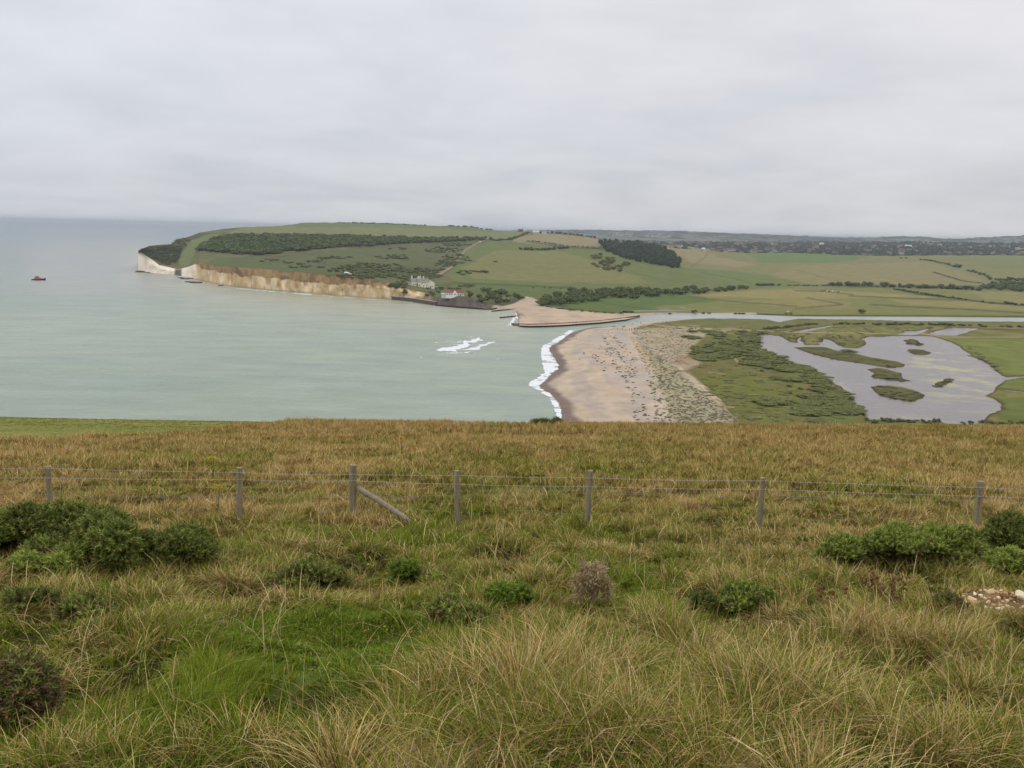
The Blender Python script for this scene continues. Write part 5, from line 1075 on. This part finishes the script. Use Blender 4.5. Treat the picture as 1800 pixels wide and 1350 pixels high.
def gorse(px, base, wpx, hpx, pal, label, nsp=2600, sl=.11, depth=.8, name='gorse_bush', brown=.08, flowers=0, stalks=True, loose=0.0, yoff=0):
    p = Hat(px, base) if not yoff else np.array([yoff*(px-900)/FPX, yoff, 0.]); 
    if yoff: p[2] = float(hillz(p[0], p[1]))
    sc = mpx(p); W_, H_ = wpx*sc/2, hpx*sc*1.05; p = p+np.array([0, W_*depth*.7, 0]); p[2] = float(hillz(p[0], p[1]))
    H_ += max(0, 0)
    e = empty(name, p, label, 'bush', None)
    nl_ = max(7, int(9+W_*H_*16)); r = RNG; a = r.random(nl_)*6.28; q = np.sqrt(r.random(nl_))*.78; L = np.stack([np.cos(a)*q*W_, np.sin(a)*q*W_*depth, (1-q*q*.75)*H_*r.uniform(.30, .86, nl_)], -1); R = r.uniform(.16, .36, nl_)*min(W_, H_*1.2)+.02
    k = r.integers(0, nl_, nsp); d = r.normal(0, 1, (nsp, 3)); d /= np.linalg.norm(d, axis=1)[:, None]; d[:, 2] = np.abs(d[:, 2])*1.0-.25; P = L[k]+d*R[k][:, None]*r.uniform(.72, 1.02, (nsp, 1))
    gz = hillz(P[:, 0]+p[0], P[:, 1]+p[1])-p[2]; P[:, 2] = np.maximum(P[:, 2], 0)+gz*.9
    hi = np.clip(P[:, 2]/H_, 0, 1); D = d*.9+np.array([0, 0, .75])+r.normal(0, .35, d.shape)
    lob = 1+r.normal(0, .12, nl_)[k]; c = np.array(pal)[r.integers(0, len(pal), nsp)]*lob[:, None]*(1+r.normal(0, .14, (nsp, 1))); bm_ = r.random(nsp) < brown*(1.4-hi); c = np.where(bm_[:, None], C(104,84,58)*(1+r.normal(0, .2, (nsp, 1))), c)
    V, F, Cc = sprigs(P, D, np.full(nsp, sl)*r.uniform(.6, 1.4, nsp), c, 12, .42, .06)
    # dark solid lumps fill the inside of each lobe, stems run among them
    inner = []; o = 0; VV = []; FF = []
    for i in range(nl_):
        v = IC1*R[i]*.62+L[i]; g_ = hillz(v[:, 0]+p[0], v[:, 1]+p[1])-p[2]; v[:, 2] = np.maximum(v[:, 2], 0)+g_*.9; VV.append(v); FF.append(IF1+o); o += len(v)
    fo = link('foliage', mesh_np('foliage', V, F, M_leaf, Cc), e)
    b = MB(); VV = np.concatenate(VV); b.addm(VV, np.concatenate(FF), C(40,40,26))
    for i in range(min(nl_, 16)): b.tube([(L[i][0]*.2, L[i][1]*.2, -.1), (L[i][0]*.7, L[i][1]*.7, L[i][2]*.6), tuple(L[i])], [.018, .012, .006], C(84,68,50), 5)
    b.build('stems', M_leaf, e)
    if not yoff:
        ng = int(90+W_*320); ga = RNG.random(ng)*6.28; gr = .75+.4*RNG.random(ng); gxx = p[0]+np.cos(ga)*gr*W_; gyy = p[1]+np.sin(ga)*gr*W_*depth; gxx = np.where(RNG.random(ng) < .25, p[0]+RNG.normal(0, .5, ng)*W_, gxx)
        cg = np.where((RNG.random(ng) < .6)[:, None], pick(STRAW, ng), pick(GREEN, ng)); GTH.append(blades(gxx, gyy, hillz(gxx, gyy), (.12+.22*RNG.random(ng))*(.7+H_*.5), np.maximum(.0045, gyy*.0008), RNG.random(ng)*6.28, .2+.9*RNG.random(ng), cg, 4, None, cg*1.05))
    if flowers:
        b = MB(); 
        for _ in range(flowers): j = r.integers(0, nsp); q_ = P[j]+D[j]/np.linalg.norm(D[j])*sl; b.addm(IC1*.022+q_, IF1, C(226,190,40))
        tag(b.build('flowers', M_leaf, e), kind='stuff')
    return e
GD = [C(94,106,44), C(108,118,52), C(82,92,40), C(120,126,60)]; GB = [C(98,120,40), C(112,132,48), C(86,104,36)]; GM = [C(112,126,52), C(126,138,60), C(100,112,46), C(138,146,70)]
gorse(70, 1012, 260, 100, GD, 'biggest dark gorse bush, at the left edge below the fence', 9000, .12)
gorse(180, 1008, 180, 92, GD, 'large dark gorse bush touching the right side of the biggest one', 6500, .12)
gorse(-60, 1008, 170, 104, GD, 'dark gorse bush cut off by the left edge behind the biggest one', 3500, .12)
gorse(60, 1035, 150, 48, GM, 'lighter low gorse mound in front of the biggest dark bush', 3200, .10)
gorse(315, 1000, 112, 66, GD, 'separate rounded gorse bush right of the big dark pair', 3600, .11)
gorse(535, 1052, 150, 50, GM+GD, 'mixed green and brown gorse bush between the lawn and the fence', 2600, .09, brown=.45)
gorse(620, 1025, 60, 40, GD, 'small brownish gorse bush between two greener ones above the lawn', 900, .08, brown=.5)
gorse(708, 1038, 64, 48, GB, 'small round bright green gorse bush above the grass lawn', 2200, .075)
gorse(768, 1040, 62, 34, GM, 'thin spreading gorse just right of the small round bright one', 700, .08, brown=.3)
gorse(898, 1080, 80, 50, GB, 'round bright green gorse in the middle of the tussocks', 2600, .075)
gorse(812, 1118, 120, 50, GM+GD, 'darker ragged gorse bush below left of the round bright one', 2800, .08, brown=.35)
gorse(1500, 1010, 110, 66, GM, 'leftmost bush of the green clump at the right', 3200, .10)
gorse(1590, 1004, 130, 74, GM, 'second bush from the left in the green clump at the right', 3600, .10)
gorse(1680, 1008, 130, 82, GM, 'third bush from the left in the green clump at the right', 3600, .10)
gorse(1780, 995, 120, 84, GD, 'dark upper bush at the right edge of the green clump', 3600, .10)
gorse(1790, 1022, 100, 50, GM, 'lowest bush at the right edge of the green clump', 2400, .10)
gorse(1640, 978, 130, 50, GM, 'low bush at the back of the green clump below the last post', 1900, .10)
gorse(5, 1290, 130, 150, GD+[C(96,84,60)], 'tall gorse bush half brown in the lower left corner', 5200, .075, brown=.5)
gorse(1315, 1085, 110, 42, GM, 'sprawling green bush among the tussocks right of centre', 2000, .08, brown=.2)
gorse(1240, 1095, 60, 42, GD, 'small dark bush left of the sprawling green one', 1000, .08, brown=.3)
gorse(45, 1085, 90, 50, GD, 'low dark gorse below the big bushes at the left edge', 1500, .08, brown=.4)
gorse(140, 1095, 80, 40, GM, 'low faded gorse right of the low dark one at left', 1100, .08, brown=.35)
gorse(1425, 1120, 60, 34, GD, 'tiny dark shrub in the grass left of the stone heap', 700, .07, brown=.4); gorse(1672, 1088, 48, 40, GD, 'dark weedy shrub touching the left side of the stone heap', 800, .07, brown=.6)
gorse(968, 743, 76, 17, GD, 'low gorse poking above the brow in front of the beach', 2200, .12, yoff=73, flowers=26)
ob = link('fringe_grass', mesh_np('fringe_grass', *(lambda r: (r[0], r[1], M_grass, r[2]))(merge(GTH)))); tag(ob, 'loose grass blades growing round and through the gorse bushes', 'grass', kind='stuff')
# dead bush
def dead_bush(px, base, wpx, hpx, label):
    p = Hat(px, base); sc = mpx(p); W_, H_ = wpx*sc/2, hpx*sc; e = empty('dead_bush', p, label, 'dead bush'); b = MB()
    for i in range(16):
        a = random.random()*6.28; b.tube([(0, 0, -.1), (math.cos(a)*W_*.3, math.sin(a)*W_*.2, H_*.6), (math.cos(a)*W_*.75, math.sin(a)*W_*.4, H_*random.uniform(.7, 1.2))], [.012, .009, .004], C(170,150,120), 5)
    b.build('stems', M_leaf, e); n = 1900; sx0 = RNG.normal(-.05, .40, n).clip(-.9, .9); sx0 = sx0+.12*np.sin(sx0*14); top = np.stack([sx0*W_, RNG.normal(0, .22, n)*W_, H_*(.98-.55*RNG.random(n)**1.6)*(1-.45*np.abs(sx0+.2)**1.5+.10*np.sin(sx0*11))], -1)
    kk = vn(top[:, 0]/W_*3.2+2, top[:, 2]/H_*3.2, 77) > .36; top = top[kk]; n = len(top); D = np.stack([RNG.normal(0, .5, n), RNG.normal(0, .5, n), -RNG.random(n)*1.6-.1], -1); c = np.array([C(176,156,116), C(152,134,98), C(194,174,134)])[RNG.integers(0, 3, n)]
    V, F, Cc = sprigs(top, D, RNG.uniform(.05, .13, n), c, 5, .5, .05); link('dead_twigs', mesh_np('dead_twigs', V, F, M_leaf, Cc), e); return e
dead_bush(1042, 1072, 74, 88, 'dead brown drooping bush standing alone right of centre')
def stick(x0, y0, x1, y1, r, c, label):
    a = Hat(x0, y0); a[2] -= .02; d = ray(x1, y1); b_ = CP+d*(a[1]/d[1]); b = MB(); mid = (a+b_)/2+np.array([.02, 0, .015]); b.tube([(0, 0, 0), tuple(mid-a), tuple(b_-a)], [r, r*.8, r*.4], c, 6)
    tag(b.build('dry_stalk', M_leaf, None, a), label, 'stalk')
stick(1003, 1003, 1010, 972, .010, C(206,186,140), 'short pale upright stalk left of the dead bush'); stick(1068, 1006, 1128, 958, .007, C(120,104,80), 'thin bare twig slanting right above the dead bush'); stick(1012, 1030, 1020, 1062, .008, C(190,170,130), 'pale bent stalk at the left foot of the dead bush')
stick(920, 1018, 942, 999, .008, C(196,170,120), 'straw stalk leaning right, left of the dead bush')
# brown seed-head weeds
def weed(px, base, hpx, label, cc=C(136,104,70), heads=26, name='dock_plant'):
    p = Hat(px, base); sc = mpx(p); H_ = hpx*sc; e = empty(name, p, label, 'weed'); b = MB(); s_ = MB()
    for i in range(6):
        dx, dy = random.gauss(0, .09), random.gauss(0, .05); b.tube([(dx*.3, dy*.3, -.05), (dx, dy, H_*.6), (dx*1.6, dy*1.6, H_*random.uniform(.8, 1.0))], [.006, .005, .002], cc*1.2, 5)
        for k in range(heads): t = random.uniform(.35, 1); s_.addm(IC1*np.array([.012, .012, .02])*random.uniform(.6, 1.4)+np.array([dx*1.6*t+random.gauss(0, .018), dy*1.6*t+random.gauss(0, .018), H_*t*.95]), IF1, cc*random.uniform(.7, 1.3))
    b.build('stems', M_leaf, e); tag(s_.build('seed_heads', M_leaf, e), kind='stuff')
weed(1568, 1082, 80, 'tall brown seed-headed weed left of the stone heap'); weed(1440, 1085, 60, 'thin brown seed-headed weed farther left of the stone heap', heads=14); weed(1512, 1078, 56, 'short brown seed-headed weed between two taller ones', heads=14)
weed(1780, 1080, 40, 'dark seed-headed weed in front of the stone heap', heads=12)
# ragwort and small yellow flowers
def flower(px, py, spx, label, hstem, n=1, r=.02, name='ragwort', Y=None, cat='flower', g=None, c=C(214,172,36)):
    if Y: d = ray(px, py); top = CP+d*(Y/d[1]); p = np.array([top[0], Y, float(hillz(top[0], Y))]); H_ = top[2]-p[2]
    else: p = Hat(px, py+hstem/.006/100); H_ = hstem
    e = empty(name, p, label, cat, g); b = MB(); f = MB(); l_ = MB()
    for i in range(max(1, n//6)):
        dx = random.gauss(0, .05 if n > 1 else 0); b.tube([(0, 0, -.05), (dx*.5, 0, H_*.5), (dx, 0, H_)], [.006, .005, .003], C(96,104,56), 5)
    for i in range(n): q = np.array([random.gauss(0, .07), random.gauss(0, .05), H_+random.gauss(0, .03)]) if n > 1 else np.array([0, 0, H_]); f.addm(IC1*np.array([1, 1, .45])*r*random.uniform(.8, 1.2)+q, IF1, c*random.uniform(.8, 1.15))
    b.build('stem', M_leaf, e); f.build('flower_head', M_leaf, e)
    if n > 1:
        for i in range(10): z_ = random.uniform(.1, .8)*H_; a = random.random()*6.28; l_.addm([(0, 0, z_), (.05*math.cos(a+.3), .05*math.sin(a+.3), z_+.03), (.12*math.cos(a), .12*math.sin(a), z_+.03), (.05*math.cos(a-.3), .05*math.sin(a-.3), z_+.01)], [(0, 1, 2, 3)], C(80,94,50))
        l_.build('leaves', M_leaf, e)
flower(373, 805, 0, 'yellow ragwort farther from the camera, left of the second post', 0, 22, .022, Y=24); flower(381, 855, 0, 'larger ochre ragwort just left of the second fence post', 0, 26, .02, Y=18.6, c=C(196,148,40)); flower(706, 768, 0, 'bright yellow ragwort high in the dry field above the brace', 0, 24, .03, Y=38)
flower(842, 780, 0, 'faint ochre ragwort in the dry field above the fourth post', 0, 12, .025, Y=33, c=C(170,136,60)); flower(724, 792, 0, 'very faint ochre ragwort right of the corner post, up the field', 0, 8, .02, Y=30, c=C(176,130,50)); flower(964, 765, 0, 'small yellow ragwort in the dry field below the brow gorse', 0, 8, .03, Y=42)
for i, (x, y, lab) in enumerate([(313,1023,'below the separate round gorse at left'),(201,1140,'left of the lawn'),(320,1160,'left of a pair near the lawn'),(353,1166,'left of its twin below the lawn edge'),(358,1169,'right of its twin below the lawn edge'),(676,1101,'upper of two on the lawn'),(680,1107,'lower of two on the lawn'),(594,974,'above the brownish gorse'),(568,1012,'inside the mixed gorse bush top'),(1008,963,'above the dead bush'),(1679,1197,'alone in grass at lower right'),(5,1126,'at the left edge'),(187,1008,'in front of the dark gorse pair'),(647,992,'above the small round gorse'),(247,1124,'above the lower left grass'),(488,958,'at the fence foot between posts')]):
    q = Hat(x, y+8); flower(x, y, 0, 'small yellow flower '+lab, 0, 1, .019 if y < 1050 else .014, 'yellow_flower', Y=float(q[1]), g='small yellow flowers in the grass', c=C(236,198,30))
# ================================================================ STONE HEAP
so_ = RK.copy(); e_ = []; n = 34; a = np.linspace(-1, 1, n); A_, B_ = np.meshgrid(a, a); sx_, sy_ = A_*.95+so_[0]+.18, B_*.55+so_[1]; rr = np.hypot(A_, B_)
Zs = hillz(sx_, sy_)+.22*np.clip(1-rr, 0, 1)**.7+.02*fbm(sx_*9, sy_*9, 3, 401)-.03*sst(.85, 1.0, rr)
V = np.stack([sx_, sy_, Zs], -1); sc3 = lerp(C(104,80,52), C(134,110,78), sst(-.4, .4, fbm(sx_*8, sy_*8, 3, 402)))
tag(link('bare_soil', mesh_np('bare_soil', V, grid_faces(n, n), M_rock, sc3.reshape(-1, 3), True)), kind='structure')
SM = [rock_mesh(40+i, c, .7, 'stone') for i, c in enumerate([C(214,192,148), C(198,168,122), C(178,144,100), C(228,212,178), C(160,130,94)])]
def stone(x, y, s_, k, lab, g=None):
    z_ = float(hillz(x, y))+.22*max(0, 1-math.hypot((x-so_[0]-.18)/.95, (y-so_[1])/.55))**.7; o = link('stone', SM[k], None, (x, y, z_+s_*.18), random.random()*6.28); o.scale = (s_, s_*random.uniform(.7, 1), s_*random.uniform(.6, .9)); o.rotation_euler = (random.gauss(0, .25), random.gauss(0, .25), random.random()*6.28); tag(o, lab, 'stone', g)
for x, y, s_, k, lab in [(.10,-.05,.085,3,'large white stone in the middle of the stone heap'),(.17,-.12,.07,0,'pale stone just right of the large white one'),(-.38,.10,.07,0,'pale rounded stone on the upper left of the heap'),(-.42,-.02,.065,2,'tan stone at the left of the heap below a pale one'),(-.30,-.33,.05,3,'white flat stone at the lower left foot of the heap'),(-.18,-.30,.035,0,'small white stone right of the flat one at the foot'),(-.12,.2,.06,1,'buff stone at the top of the heap'),(.42,.1,.05,1,'buff stone at the right end of the heap')]: stone(so_[0]+.13+x, so_[1]+y, s_, k, lab)
for i in range(190):
    a = random.random()*6.28; q = math.sqrt(random.random()); stone(so_[0]+.18+.78*q*math.cos(a), so_[1]+.44*q*math.sin(a), random.choice((.012, .016, .02, .026, .034)), random.randrange(5), 'small loose stone lying on the bare soil of the heap', 'small stones of the heap')
# ================================================================ HAZE
hz = bpy.data.materials.new('haze'); hz.use_nodes = True; nt = hz.node_tree; nt.nodes.clear(); o_ = N(nt, 'ShaderNodeOutputMaterial'); v_ = N(nt, 'ShaderNodeVolumePrincipled')
v_.inputs['Color'].default_value = (.74, .80, .87, 1); v_.inputs['Density'].default_value = HAZE; v_.inputs['Anisotropy'].default_value = .2; nt.links.new(v_.outputs[0], o_.inputs['Volume'])
b = MB(); b.box(-40000, 40000, -400, 34000, -20, 112, (1, 1, 1)); hb_ = b.build('haze', hz); tag(hb_, kind='stuff')
for pol in hb_.data.polygons: pass
